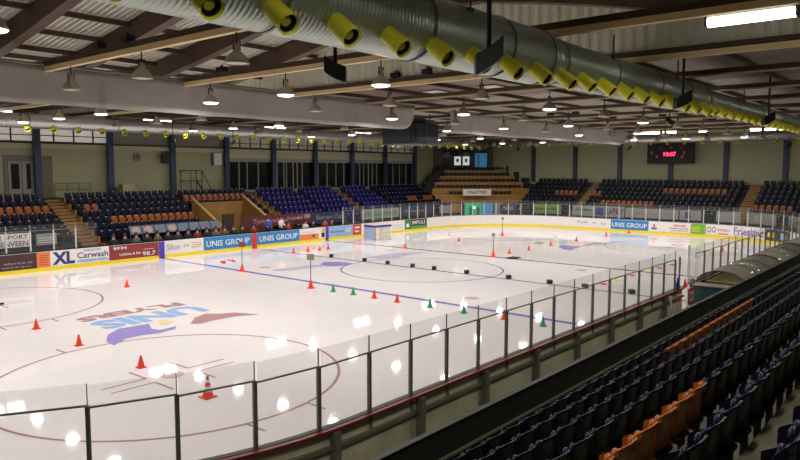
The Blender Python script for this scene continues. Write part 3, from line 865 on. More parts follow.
# blue columns on the far wall, one per bay
nc = 5
for i in range(-3, 7):
    x = 5.0*i-.4
    b = MB(); b.box((-.21, -.25, 0), (.21, .0, 6.3), COLB); b.box((-.26, -.28, 0), (.26, .02, .08), COLB)
    o = b.build('column'); o.location = (x, 24.45, 3.0)
    tag(o, 'dark blue steel column on the far wall, %s' % {-3: 'off the left edge', -2: 'right of the double doors', -1: 'left of the round clock', 0: 'beside the black stair rail', 1: 'at the left end of the dark windows',
        2: 'second along the dark windows', 3: 'third along the dark windows', 4: 'fourth along the dark windows', 5: 'fifth along the dark windows', 6: 'at the right end of the dark windows'}[i], 'column')
for j, y in enumerate((14.3, 9.3, 4.4, -.7, -5.7, -10.6, -15.6)):
    b = MB(); b.box((-.26, -.2, 0), (.0, .2, 5.2), COLB); b.box((-.3, -.26, 0), (.02, .26, .08), COLB)
    o = b.build('column'); o.location = (38.35, y, 4.2)
    tag(o, 'dark blue-grey column on the end wall, %s from the left' % nth(j), 'column')
# wall bits
b = MB(); b.cyl((0, 0, 0), (0, -.08, 0), .30, mat('clock_face', (.20, .20, .15), .6), n=24); o = b.build('wall_clock'); o.location = (-3.15, YW, 6.4)
c_ = MB(); c_.box((-.015, -.10, 0), (.015, -.085, .2), BLK); c_.box((0, -.10, -.015), (.14, -.085, .015), BLK); c_.build('clock_hands', o); tag(o, 'round grey clock on the olive far wall', 'clock')
b = MB(); b.box((-1.35, YW-.5, 5.95), (-.55, YW-.35, 6.72), BLK); b.box((-1.0, YW-.35, 6.2), (-.9, YW, 6.3), BRK); tag(b.build('monitor'), 'black square monitor mounted beside the far wall column', 'monitor')
b = MB(); b.box((3.45, YW-.3, 5.84), (4.2, YW-.0, 6.8), WHITE); b.box((3.35, YW-.32, 5.8), (3.45, YW, 6.85), STEELG); tag(b.build('cabinet'), 'white wall cabinet under the duct left of the dark windows', 'cabinet')
b = MB(); b.box((-5.0, 23.4, 3.5), (-4.1, 24.0, 4.35), mat('cream_box', (.5, .42, .2), .6)); b.box((-5.05, 23.35, 4.35), (-4.05, 24.05, 4.4), mat('cream_box', (.5, .42, .2), .6)); tag(b.build('crate'), 'small cream box standing above the top row of the far stand', 'box')
b = MB()
for x in (0, .9, 1.4, 1.9): b.cyl((x, 23.9, 3.5), (x, 23.9, 5.4), .03, BLK, n=6)
for z in (4.6, 5.4): b.cyl((-.1, 23.9, z), (1.9, 23.9, z), .03, BLK, n=6)
b.cyl((1.9, 23.9, 5.4), (2.9, 23.9, 3.6), .03, BLK, n=6); b.cyl((1.4, 23.9, 4.6), (2.2, 23.9, 3.5), .06, BLK, n=6)
tag(b.build('stair_rail'), 'black steel stair railing on the landing before the far wall', 'railing')
b = MB()
for x in (-9.6, -8.8, -8.0, -7.2): b.cyl((x, 23.7, 3.5), (x, 23.7, 4.55), .03, STEELG, n=6)
b.cyl((-9.6, 23.7, 4.55), (-7.2, 23.7, 4.55), .03, STEELG, n=6); b.cyl((-9.6, 23.7, 4.1), (-7.2, 23.7, 4.1), .025, STEELG, n=6)
tag(b.build('hand_rail'), 'dark railing at the head of the left ochre stairs', 'railing')

# ------------------------------------------------------------------ roof
prof = [(24.9, 8.95), (1.5, 8.98), (-2.0, 9.50), (-5.0, 10.02), (-8.5, 10.60), (-11.6, 10.55), (-14.3, 10.10), (-18.0, 9.35), (-20.2, 8.95), (-31, 8.7)]
def zr(y):
    for (a_, za), (b_, zb) in zip(prof, prof[1:]):
        if b_ <= y <= a_: return za+(zb-za)*(a_-y)/(a_-b_)
    return prof[-1][1]
RD = .62           # rafter depth
# corrugated deck of the raised roof, X < -10
b = MB(); pit = .20; x = -34.0; cols_ = []
while x < -10:
    cols_ += [(x, 0), (x+.07, 0), (x+.10, .09), (x+.17, .09)]; x += pit
ys = [p[0] for p in prof]
vs = []; fs = []
for y in ys:
    for cx, cz in cols_: vs.append((min(cx, -10), y, zr(y)+RD+.08+cz))
nc_ = len(cols_)
for j in range(len(ys)-1):
    for i in range(nc_-1): fs.append((j*nc_+i, j*nc_+i+1, (j+1)*nc_+i+1, (j+1)*nc_+i))
b.add(vs, fs, CORR); b.add([(-50, y, zr(y)+RD+.1) for y in ys]+[(-34, y, zr(y)+RD+.1) for y in ys], [(i, i+1, len(ys)+i+1, len(ys)+i) for i in range(len(ys)-1)], CORR)
struct(b.build('ceiling'))
# gable panel closing the step at X=-10
b = MB(); y = 24.0; pts = []
while y > -30.8: pts.append(y); y -= .085
vs = []; fs = []
for i, y in enumerate(pts):
    dx = .045 if (i % 4) in (0, 1) else 0.0
    vs += [(-9.95-dx, y, 8.9), (-9.95-dx, y, zr(y)+RD+.15)]
fs = [(2*i, 2*i+2, 2*i+3, 2*i+1) for i in range(len(pts)-1)]
b.add(vs, fs, CORRG); struct(b.build('wall_gable'))
# rafters
for j, x in enumerate((-33, -30, -27, -24, -21, -18, -15, -12)):
    b = MB(); v = []
    for y, z in prof: v += [(-.17, y, z), (.17, y, z), (.17, y, z+RD), (-.17, y, z+RD)]
    f = []
    for i in range(len(prof)-1):
        for k in range(4): f.append((4*i+k, 4*i+(k+1) % 4, 4*i+4+(k+1) % 4, 4*i+4+k))
    b.add(v, f, GLUL); o = b.build('rafter'); o.location = (x, 0, 0)
    tag(o, 'big brown glulam rafter under the corrugated roof, %s' % ({-21: 'at the upper left corner', -18: 'second from the left', -15: 'third from the left', -12: 'next to the pale gable cladding'}.get(x, 'outside the frame to the left')), 'beam', None if x > -22 else 'rafters outside the frame')
# purlins between rafters
pk = 0
for y in (3.0, 1.2, -.6, -2.4, -4.2, -6.0, -7.8, -9.6, -11.4, -13.2, -15.0, -16.8, -18.6, -20.4, -22.5):
    b = MB(); b.box((-34, -.05, 0), (-10.05, .05, .16), PURL); o = b.build('purlin'); o.location = (0, y, zr(y)+RD-.14)
    tag(o, 'dark roof purlin running lengthwise under the corrugated sheets', 'beam', 'roof purlins')
# lower roof, X > -10
b = MB(); b.box((-9.9, -31, 9.35), (1.5, 25, 9.5), PLANK); struct(b.build('trim_5'))
b = MB(); x = 1.5; vs = []; cols_ = []
while x < 39: cols_ += [(x, 0), (x+.2, 0), (x+.26, .07), (x+.46, .07)]; x += .52
vs = [(cx, -31, 9.35+cz) for cx, cz in cols_]+[(cx, 25, 9.35+cz) for cx, cz in cols_]; n_ = len(cols_)
b.add(vs, [(i, i+1, n_+i+1, n_+i) for i in range(n_-1)], mat('roof_low_grey', (.26, .24, .19), .6)); struct(b.build('trim_6'))
b = MB()
for y in range(-30, 25, 3):
    pass
for i, y in enumerate(range(-29, 25, 3)):
    b = MB(); b.box((-9.7, -.05, 0), (38.3, .05, .16), PURL); o = b.build('purlin'); o.location = (0, y, 9.19)
    tag(o, 'thin dark purlin under the low roof beyond the gable', 'beam', 'low roof purlins')
# pale plates painted as skylight reflections on the low roof
SKYREF = mat('skylight_reflection', (0.45, 0.43, 0.38), 0.4)
for j, (x, y) in enumerate(((-7.4, -2), (-7.4, -5), (-7.4, -8), (-2.4, -3), (-2.4, -6.2), (-2.4, -9.3), (-7.4, 1.0))):
    b = MB(); b.box((-.9, -.45, 0), (.9, .45, .03), SKYREF); b.box((-.95, -.5, .02), (.95, .5, .05), PURL); o = b.build('painted_reflection'); o.location = (x, y, 9.29)
    tag(o, 'pale painted skylight reflection on the brown low roof', 'painted reflection', 'painted skylight reflections')

# cream-edged cross beams carrying the lamps
beam_where = {-25: 'above and left of the frame', -20: 'longest one at upper left', -15: 'second from upper left, carrying lit lamps', -10: 'third from the left, against the pale gable', -5: 'first beyond the gable', 0: 'second beyond the gable',
              5: 'third beyond the gable', 10: 'fourth beyond the gable', 15: 'fifth beyond the gable', 20: 'sixth beyond the gable', 25: 'seventh beyond the gable', 30: 'eighth beyond the gable, over the end duct'}
for x in range(-25, 31, 5):
    t = thing('cross_beam', 'cream and brown cross beam under the roof, %s' % beam_where[x], 'beam', (x, 0, 8.62))
    hb = .15 if x < -6 else .065
    b = MB(); b.box((-.06, -28, .15), (.06, 24.4, .31), PURL); b.build('joist', t)
    b = MB(); b.box((-hb/2, -28, .15-hb), (hb/2, 24.4, .15), CREAM if x < -6 else mat('batten_dark_cream', (.50, .42, .26), .6)); b.build('batten', t)  # beams beyond the gable get a darker cream

# ------------------------------------------------------------------ high-bay lamps
def make_lamp(lit):
    t = thing('pendant_lamp', 'x', 'lamp')
    b = MB(); b.lathe([(.02, .12), (.08, .11), (.09, .0), (.10, -.04), (.16, -.08), (.22, -.15), (.26, -.24), (.285, -.30), (.27, -.30)], (0, 0, 0), LAMPM, 20); b.build('shade', t)
    b = MB(); b.lathe([(.265, -.275), (.25, -.32), (.17, -.345), (0.001, -.35)] if lit else [(.265, -.285), (.2, -.30), (0.001, -.30)], (0, 0, 0), GLOWM if lit else OFFM, 20); b.build('lens', t)
    b = MB(); b.cyl((0, 0, .11), (0, 0, .50), .02, BRK, n=6); b.box((-.10, -.02, .0), (-.08, .02, .2), BRK); b.box((.08, -.02, .0), (.10, .02, .2), BRK); b.box((-.10, -.02, .19), (.10, .02, .21), BRK); b.build('hanger', t)
    if lit:
        l = bpy.data.lights.new('lamp_light', 'AREA'); l.shape = 'DISK'; l.size = .5; l.energy = LAMP_W; l.color = (1.0, .945, .92); l.spread = LAMP_SPREAD
        lo = bpy.data.objects.new('lamp_light', l); COL.objects.link(lo); lo.parent = t; lo.location = (0, 0, -.37)
    return t
LY = [-10.3, -6.2, -2.1, 2.0, 6.1, 10.25, 14.4]
lampL = make_lamp(True); lampU = make_lamp(False); uL = uU = False
for x in range(-25, 31, 5):
    lit = (x % 10 == 5)
    for j, y in enumerate(LY):
        # the lens bottom hangs at about z = 8.17
        loc = (x, y+(0 if lit else -.1), 8.22)
        lab = '%s bell lamp hanging from the %s beam, %s counted from the near side' % ('glowing' if lit else 'unlit', nth(int((x+25)/5)), nth(j))
        if lit:
            if uL: dup(lampL, loc, 0, lab, 'lit high-bay lamps')
            else: uL = True; lampL.location = loc; lampL['label'] = lab; lampL['group'] = 'lit high-bay lamps'
        else:
            if uU: dup(lampU, loc, 0, lab, 'unlit high-bay lamps')
            else: uU = True; lampU.location = loc; lampU['label'] = lab; lampU['group'] = 'unlit high-bay lamps'
# fluorescent fittings
def tube(loc, L, label, rz=math.pi/2, wd=.11, near=False):
    t = thing('tube_light', label, 'lamp', loc, rz)
    b = MB(); b.cyl((-L/2, 0, 0), (L/2, 0, 0), wd, TUBEM, n=14); b.build('glowing_tube', t)
    if near:
        l = bpy.data.lights.new('tube_light', 'AREA'); l.shape = 'RECTANGLE'; l.size = L; l.size_y = .12; l.energy = STAND_W; l.color = (1, .97, .85); l.spread = R(170)
        lo = bpy.data.objects.new('tube_light', l); COL.objects.link(lo); lo.parent = t; lo.location = (0, 0, -wd-.01)
    b = MB(); b.box((-L/2-.05, -.08, wd*.6), (L/2+.05, .08, wd+.08), CREAM); b.build('housing', t)
    for sx in (-1, 1):
        b = MB(); b.box((sx*(L/2), -.09, -.09), (sx*(L/2+.06), .09, .1), BRK); b.build('end_cap', t)
    top_ = (9.36 if loc[0] > -10 else 9.72 if loc[0] < -16 else 8.8)-loc[2]
    b = MB()
    for sx in (-1, 1): b.cyl((sx*L*.3, 0, wd), (sx*L*.3, 0, max(top_, wd+.1)), .015, BRK, n=6)
    b.build('hanger', t)
tube((-14.35, -19.65, 8.62), 1.6, 'large glowing fluorescent tube fitting at the top right corner', near=True)
def flood(loc, label):
    t = thing('twin_floodlight', label, 'lamp', loc, 0, 'twin floodlights')
    b = MB()
    for sx in (-1, 1): b.prism([(-.43, .50), (.02, -.18), (.2, .0), (-.15, .52)], sx*.55-.5, sx*.55+.5, LAMPM)
    b.box((-.1, -.04, .2), (.1, .04, .36), BRK); b.build('housing', t)
    b = MB()
    for sx in (-1, 1): b.add([(sx*.55-.45, -.42, .46), (sx*.55+.45, -.42, .46), (sx*.55+.45, .0, -.16), (sx*.55-.45, .0, -.16)], [(0, 1, 2, 3)], mat('flood_glow', (1.0, .98, .93), .5, emit=9))
    b.build('glowing_lens', t)
for i, x in enumerate((-25, -15, -5, 5, 15, 25)):
    flood((x, 18.9, 8.3), 'twin floodlight above the far stand hidden behind the silver duct')
for j, x in enumerate((-33.0, -24.0, -4.6, 5.0, 15.0)):  # unseen fittings added to brighten the near stand and board backs
    tube((x, -20.3, 8.45 if x > -10 else 8.62), 1.8, 'added unseen tube fitting over the near stand outside the frame, %s along the line' % nth(j), 0, near=True)
for j, (y, L) in enumerate(((-3.3, 1.9), (-5.0, 1.0), (-11.1, .7), (-12.05, .7), (-12.95, .7), (-14.2, 1.4))):
    tube((24.8, y, 8.44), L, 'distant glowing tube light above the end boards, %s from the left' % nth(j), wd=.09)

# ------------------------------------------------------------------ ducts
def duct(name, label, pts, m, noz, ndir, rr, nozr=.15, nlen=.42):
    t = thing(name, label, 'duct')
    for (p0, p1, r0, r1) in pts:
        b = MB(); b.cyl(p0, p1, r0, m, r1, n=40, caps=True); b.build('pipe', t)
    return t
def ring_seam(parent, c, ax, r):
    b = MB(); d_ = Vector(ax)*.03; c = Vector(c); b.cyl(c-d_, c+d_, r+.015, SEAM, n=40); b.build('seam', parent)
def nozzle(parent, base, dr_, r, L):
    base = Vector(base); dr_ = Vector(dr_).normalized(); e = base+dr_*L
    b = MB(); b.cyl(base, e, r*.93, YNOZ, r, n=16, caps=False)
    b.cyl(e-dr_*.0, e-dr_*.04, r, YNOZ, r*.8, n=16, caps=False); b.cyl(e-dr_*.03, e-dr_*.16, r*.82, BLK, r*.7, n=16, caps=False)
    b.cyl(e-dr_*.18, e-dr_*.08, r*.55, YNOD, r*.45, n=16)
    b.build('nozzle', parent)
DY, DZ = -15.6, 8.05
nd = duct('ventilation_duct', 'huge grey spiral duct with yellow nozzles running over the near side', [((-40, DY, DZ), (-15.9, DY, DZ), .60, .60), ((-15.9, DY, DZ), (-15.1, DY, DZ), .60, .52),
          ((-15.1, DY, DZ), (-4.6, DY, DZ), .52, .52), ((-4.6, DY, DZ), (-3.8, DY, DZ), .52, .43), ((-3.8, DY, DZ), (37, DY, DZ), .43, .43)], DUCT, None, None, None)
for x, r in ((-30, .6), (-26.6, .6), (-23.4, .6), (-20.2, .6), (-17.6, .6), (-15.9, .6), (-15.1, .52), (-12.2, .52), (-9, .52), (-6.2, .52), (-3.8, .43), (0, .43), (4, .43), (8, .43), (13, .43), (18, .43)):
    ring_seam(nd, (x, DY, DZ), (1, 0, 0), r)
nv = Vector((0, -.785, -.62)).normalized()
for i in range(-1, 46):
    x = -24.8+1.16*i
    r = .60 if x < -15.5 else .52 if x < -4.2 else .43
    nozzle(nd, (x, DY+nv.y*(r-.06), DZ+nv.z*(r-.06)), nv, .155, .50 if r > .5 else .46)
FY, FZ = 15.8, 8.10
fd = duct('ventilation_duct', 'pale silver duct with yellow nozzles running above the far stand', [((-40, FY, FZ), (30.6, FY, FZ), .40, .40)], DUCTW, None, None, None)
for x in range(-20, 31, 5): ring_seam(fd, (x+.7, FY, FZ), (1, 0, 0), .40)
for i in range(34):
    x = -14.4+1.36*i
    if x < 30: nozzle(fd, (x, FY-.22, FZ-.30), (0, -.6, -.8), .15, .26)
ed = duct('ventilation_duct', 'pale silver duct with yellow nozzles running above the far end', [((31.0, 15.9, 8.22), (31.0, -22, 8.22), .36, .36)], DUCTE, None, None, None)
for i in range(24):
    nozzle(ed, (30.8, 14.2-1.42*i, 7.96), (-.6, 0, -.8), .14, .22)
for y in (12, 6, 0, -6, -12): ring_seam(ed, (31.0, y, 8.22), (0, 1, 0), .36)
# hanging straps on the near duct
for i, x in enumerate((-19.0, -12.4, -7.4, 1.0)):
    b = MB(); r = .60 if x < -15.5 else .52 if x < -4.2 else .43
    b.cyl((x, DY-r*.75, DZ+r*.66+.0), (x, DY-r*.75, 9.0), .02, BRK, n=6); b.box((x-.06, DY-r*.75-.04, DZ+r*.62), (x+.06, DY-r*.75+.04, DZ+r*.62+.08), BRK)
    b.build('hanger', nd)

# ------------------------------------------------------------------ speakers
def speaker(loc, rz, label, sc=1.0, top=9.3, tilt=0.5):
    t = thing('loudspeaker', label, 'loudspeaker', loc, rz)
    b = MB(); n = 6; vs = []
    for i in range(n+1):
        a_ = -.42+.84*i/n; x = .8*math.sin(a_)*sc/.84*.62
        zb = (-.18+.22*(1-math.cos(a_))*1.4)*sc; zt = zb+.36*sc
        zb -= x*math.sin(tilt)*.9; zt -= x*math.sin(tilt)*.9
        for y in (-.16*sc, .16*sc): vs += [(x, y, zb), (x, y, zt)]
    fs = []
    for i in range(n):
        o = 4*i; fs += [(o, o+4, o+5, o+1), (o+2, o+3, o+7, o+6), (o+1, o+5, o+7, o+3), (o, o+2, o+6, o+4)]
    fs += [(0, 1, 3, 2), (4*n, 4*n+2, 4*n+3, 4*n+1)]
    b.add(vs, fs, BLK); b.build('cabinet', t)
    b = MB(); b.cyl((0, 0, 0), (0, 0, top-loc[2]), .045*sc, BLK, n=8); b.build('pole', t)
speaker((-16.9, -10.4, 8.1), yaw-math.pi/2, 'curved black loudspeaker hanging on a pole below the gable cladding', 1.15, 9.9, .6)
speaker((-19.7, -16.9, 7.43), yaw-math.pi/2, 'black loudspeaker hanging in front of the duct reducer, nearest of the line', .95, 10.2, -.85)
speaker((-9.7, -16.9, 7.49), yaw-math.pi/2, 'black loudspeaker hanging midway along the near duct', .85, 9.37, -.6)
speaker((.76, -16.9, 7.56), yaw-math.pi/2, 'black loudspeaker hanging at the far end of the near duct', .85, 9.37, -.6)
speaker((5.3, -11.5, 7.95), yaw-math.pi/2, 'small black loudspeaker hanging left of the near duct nozzles', .7, 9.37, .8)
for j, (x, y, z) in enumerate(((-6.0, 15.1, 7.2), (5.0, 15.2, 7.6), (-1.4, 15.2, 7.3), (16.0, 15.2, 7.5), (29.5, 11.2, 7.5), (29.5, -.0, 7.4), (29.6, -12.4, 7.4))):
    speaker((x, y, z), yaw-math.pi/2, 'small black loudspeaker under the distant ducts, %s from the left' % nth(j), .6, 9.37, -.9)

# ------------------------------------------------------------------ gathered divider curtain
def curtain(x0, x1, label, round_end):
    b = MB(); n = int((x1-x0)/.09); H = 6; vs = []; fs = []
    for i in range(n+1):
        x = x0+(x1-x0)*i/n
        ztop = 8.80; zb = 7.60+.008*math.sin(x*1.9)
        if round_end and x > x1-1.0:
            q = (x-(x1-1.0)); zb = 8.62-math.sqrt(max(0, 1-q*q))*1.0
        if (not round_end) and x > x1-1.6:
            q = (x-(x1-1.6))/1.6; zb = 8.6-math.sqrt(max(0, 1-q*q))*1.0
        for j in range(H+1):
            z = ztop+(zb-ztop)*j/H
            y = -.5+.006*math.sin(x*5.1+j*.35)+.02*math.sin(x*.9+j*.5)+.10*math.exp(-((x+13.8)/.25)**2)*j/H*math.sin(x*30)
            y += -.10*(math.exp(-((((x-x0+1.2) % 6.2)-3.1)/.22)**2))*(j/H)*math.cos((x-x0)*18)
            vs.append((x, y, z))
    for i in range(n):
        for j in range(H): a_ = i*(H+1)+j; fs.append((a_, a_+1, a_+H+2, a_+H+1))
    b.add(vs, fs, CURT, True)
    o = b.build('divider_curtain'); m = o.modifiers.new('thick', 'SOLIDIFY'); m.thickness = .06
    r = MB(); r.cyl((x0, -.47, 8.84), (x1, -.47, 8.84), .05, STEELG, n=8); r.build('track', o)
    return tag(o, label, 'curtain')
curtain(-45, -1.3, 'long gathered off-white curtain strip across the upper left', True)
curtain(2.0, 27.5, 'gathered off-white curtain strip right of the black hanging cube', False)
# hanging cube
b = MB(); t = thing('hanging_scoreboard', 'black four-sided cube hanging in the middle of the rink by the curtain', 'scoreboard', (1.3, 1.9, 6.98), R(0))
b.box((-1.15, -1.15, 0), (1.15, 1.15, 1.15), BLK); b.box((-1.2, -1.2, -.03), (1.2, 1.2, .04), RUB); b.build('housing', t)
for k in range(4):
    b = MB(); b.box((-.95, -1.19, .15), (.95, -1.15, 1.05), mat('screen_dark', (.01, .012, .02), .55)); b.box((-.02, -1.2, .1), (.02, -1.15, 1.1), RUB); o = b.build('screen', t); o.rotation_euler = (0, 0, k*math.pi/2)
b = MB()
for sx in (-1, 1):
    for sy in (-1, 1): b.cyl((sx*.8, sy*.8, 1.15), (sx*.8, sy*.8, 1.75), .04, BRK, n=6)
b.box((-1.0, -1.0, 1.3), (1.0, 1.0, 1.4), BRK); b.box((-.5, -.9, 1.15), (.3, -.5, 1.45), BLK); b.build('hanging_frame', t)
# end scoreboard
t = thing('scoreboard', 'black scoreboard with red digits on the end wall', 'scoreboard', (37.2, -.9, 6.1))
b = MB(); b.box((0, -2.15, 0), (.5, 2.15, 2.0), BLK); b.build('housing', t)
b = MB(); letters(b, '10:07', .55, -.6, .72, 1.12, REDLED, lambda u, z: (-.02, u, z)); b.build('time_digits', t, label='red digits reading the time')
b = MB()
for y, z in ((1.7, .9), (-1.35, .9), (1.2, .55), (-1.2, .5)): letters(b, '0', y+.1, y-.1, z, z+.3, mat('dim_red', (.5, .03, .08), .5, emit=.4), lambda u, z_: (-.02, u, z_))
for y in (.9, -.1, -1.1): b.box((-.02, y-.25, 1.5), (-.01, y+.2, 1.53), TEALM); b.box((-.02, y-.05, 1.35), (-.01, y-.02, 1.75), mat('dim_red', (.5, .03, .08), .5, emit=.4))
b.build('score_digits', t)
b = MB(); b.box((.5, -1.9, .2), (1.15, -1.7, 1.8), BRK); b.box((.5, 1.7, .2), (1.15, 1.9, 1.8), BRK); b.build('wall_bracket', t)

# ------------------------------------------------------------------ cones, markers, boxes on the ice
def make_cone(m, h=.34, stripe=False):
    t = thing('traffic_cone', 'x', 'cone')
    b = MB(); w_ = h*.31; b.box((-w_, -w_, 0), (w_, w_, .03), m); b.build('base', t)
    b = MB()
    if stripe:
        b.lathe([(h*.26, .03), (h*.20, h*.30)], (0, 0, 0), m); b.lathe([(h*.20, h*.30), (h*.14, h*.55)], (0, 0, 0), WHT)
        b.lathe([(h*.14, h*.55), (h*.10, h*.72)], (0, 0, 0), m); b.lathe([(h*.10, h*.72), (h*.07, h*.86)], (0, 0, 0), WHT)
        b.lathe([(h*.07, h*.86), (h*.05, h), (.001, h)], (0, 0, 0), mat('cone_tip', (.1, .03, .03), .5))
    else:
        b.lathe([(h*.27, .03), (h*.07, h*.95), (h*.05, h), (.001, h)], (0, 0, 0), m)
    b.build('cone_body', t)
    return t
cr = make_cone(CONR, .36); cg = make_cone(CONG, .36); cs = make_cone(CONR, .52, True)
cs.location = (-20.21, -9.27, 0); cs['label'] = 'tall red and white striped cone seen through the nearest glass'; 
red = [(-19.95, 1.32, 'at the left circle edge, left of the logo'), (-20.01, -2.02, 'just below left of the violet logo wing'), (-19.98, -5.72, 'beside the near left face-off dot'), (-13.67, 6.88, 'alone in front of the carwash board'),
       (-8.14, -3.8, 'left of the pair between green cones'), (-8.17, -5.12, 'right of the pair between green cones'), (-8.05, -10.24, 'behind a glass post near the blue line'),
       (7.0, 6.99, 'just right of the hockey goal'), (13.28, 6.81, 'alone before the far left corner'), (9.08, -.19, 'next to the pole cone on the far blue line'), (11.64, -.2, 'second right of the pole cone'),
       (15.12, -.04, 'on the far logo'), (19.23, -.08, 'beyond the far logo'), (24.94, -.05, 'before the end blue advertising board, left one'), (28.83, -.44, 'against the end boards under UNIS GROUP'), (19.77, -10.51, 'behind the glass right of the gate')]
for i, (x, y, lb) in enumerate(red):
    lab = 'small red cone on the ice '+lb
    if i == 0: cr.location = (x, y, 0); cr['label'] = lab; cr['group'] = 'red cones on the ice'
    else: dup(cr, (x, y, 0), 0, lab, 'red cones on the ice')
for i, (x, y, lb) in enumerate([(-8.2, -1.34, 'first of the row from the left'), (-8.14, -2.54, 'second of the row from the left'), (-8.1, -6.8, 'left of the glass, beyond the red pair'), (-8.15, -8.49, 'just at the top edge of the glass'), (-8.13, -11.88, 'rightmost, seen through the glass')]):
    lab = 'small green cone below the blue line, '+lb
    if i == 0: cg.location = (x, y, 0); cg['label'] = lab; cg['group'] = 'green cones on the ice'
    else: dup(cg, (x, y, 0), 0, lab, 'green cones on the ice')
for x, y, lb, col in ((-7.1, 6.83, 'at the blue line by the left UNIS GROUP board', MARN), (-8.24, .11, 'at the blue line before the centre circle', SIGNB), (7.08, -.21, 'on the far blue line beside a black mat', SIGNB), (19.6, 6.79, 'in the far end zone', SIGNB)):
    t = thing('pole_cone', 'red pole cone with plate '+lb, 'cone', (x, y, 0), yaw-math.pi/2)
    b = MB(); b.box((-.17, -.17, 0), (.17, .17, .03), CONR); b.lathe([(.12, .03), (.03, .44), (.02, .46)], (0, 0, 0), CONR); b.build('cone_body', t)
    b = MB(); b.cyl((0, 0, .3), (0, 0, 1.42), .018, BRK, n=8); b.build('pole', t)
    b = MB(); w_ = .17 if x < 0 else .11; b.box((-w_, -.02, 1.33), (w_, .02, 1.33+w_*1.6), col); b.build('plate', t)
# low boxes along the centre line
bp = thing('puck_box', 'x', 'box')
b = MB(); b.box((-.15, -.12, 0), (.15, .12, .17), BLK); b.build('body', bp)
b = MB(); b.box((-.16, -.13, .13), (.16, .13, .17), RUB); b.build('lid', bp)
for i, y in enumerate((7.5, 4.63, 2.78, .89, -.65, -2.83, -5.42, -7.73, -9.57, -11.81)):
    lab = 'small black box on the dark centre line, %s counted from the far boards' % nth(i)
    if i == 0: bp.location = (.28, y, 0); bp.rotation_euler = (0, 0, .7); bp['label'] = lab; bp['group'] = 'black boxes along the centre line'
    else: dup(bp, (.28, y, 0), .7, lab, 'black boxes along the centre line')
# thin rope along the boxes is the centre line itself; flat marker discs along the near boards
YD = mat('marker_yellow', (.85, .75, .1), .5)
for i, (x, y, c_) in enumerate(((1.73, -9.85, 0), (3.26, -9.81, 1), (5.24, -9.91, 0), (7.72, -9.82, 1), (8.9, -10.04, 0), (10.74, -10.15, 0), (15.2, -10.2, 2), (17.41, -10.27, 1))):
    b = MB(); b.lathe([(.17, 0), (.16, .03), (.06, .06), (.05, .06)], (0, 0, 0), [mat('marker_red', (.6, .08, .05), .5), YD, AORG][c_]); o = b.build('marker_disc'); o.location = (x, y, .004)
    tag(o, 'flat %s training marker behind the near glass, %s from the left' % (['red', 'yellow', 'orange'][c_], nth(i)), 'marker disc')
for i, (x, y) in enumerate(((-5.6, 10.7), (-5.1, 10.3), (-5.9, 10.2), (-4.9, 10.9))):
    b = MB(); b.box((-.18, -.03, 0), (.18, .03, .06), CONR); b.box((-.03, -.12, 0), (.03, .12, .05), CONR); o = b.build('training_hurdle'); o.location = (x, y, .004); o.rotation_euler = (0, 0, i*.8)
    tag(o, 'low red training piece lying before the left UNIS GROUP board', 'hurdle', 'red training pieces')
for i, (x, y) in enumerate(((.1, 10.9), (1.3, 10.8), (2.2, 10.6), (3.0, 10.6))):
    dup(cr, (x, y, 0), 0, 'tiny red cone before the right UNIS GROUP board, %s from the left' % nth(i), 'tiny cones by the far boards')
b = MB(); b.box((-.45, -.3, 0), (.45, .3, .05), mat('mat_black', (.01, .01, .01), .9)); b.box((-.35, -.2, .05), (.35, .2, .07), mat('mat_black', (.01, .01, .01), .9)); o = b.build('floor_mat'); o.location = (7.25, -1.55, .005); tag(o, 'flat black mat beside the pole cone on the far blue line', 'mat')
b = MB(); b.box((-.1, -.1, 0), (.1, .1, .25), BLK); b.box((-.35, -.06, 0), (.3, .06, .06), BLK); o = b.build('puck_bag'); o.location = (-19.3, 6.9, .004); tag(o, 'black object on the ice at the left frame edge', 'bag')

# ------------------------------------------------------------------ hockey goal
t = thing('hockey_goal', 'white netted hockey goal with navy top pad standing before the far boards', 'hockey goal', (9.05, 11.7, 0), R(-5))
NET = mat('goal_net', (.75, .75, .72), .8, alpha=.30, trans=True)
W_, D_, H_ = 1.65, 1.2, 1.12
for x in (0, W_):
    b = MB(); b.cyl((x, 0, 0), (x, 0, H_), .035, CONR if x == 0 else WHT, n=10); b.build('post', t)
    b = MB(); b.cyl((x, D_, 0), (x, D_, H_), .03, CONR, n=10); b.build('post', t)
b = MB(); b.box((-.05, -.05, H_-.07), (W_+.05, D_+.05, H_+.10), NAVT); b.box((-.06, -.06, H_+.1), (W_+.06, D_+.06, H_+.13), WHITE); b.build('top_pad', t, label='navy top pad with white upper face')
b = MB(); b.box((0, -.01, .03), (W_, .01, H_-.06), NET); b.box((W_-.01, 0, .03), (W_+.01, D_, H_-.06), NET); b.build('net', t)
b = MB(); b.box((-.02, .05, .08), (.0, D_-.05, H_-.08), LBLU); b.box((-.03, .05, .02), (.01, D_-.05, .08), WHT); b.build('side_panel', t, label='pale blue side panel')
b = MB(); b.cyl((0, 0, .03), (W_, 0, .03), .03, WHT, n=8); b.cyl((W_, 0, .03), (W_, D_, .03), .03, WHT, n=8); b.cyl((0, 0, .03), (0, D_, .03), .03, WHT, n=8); b.build('base_frame', t)

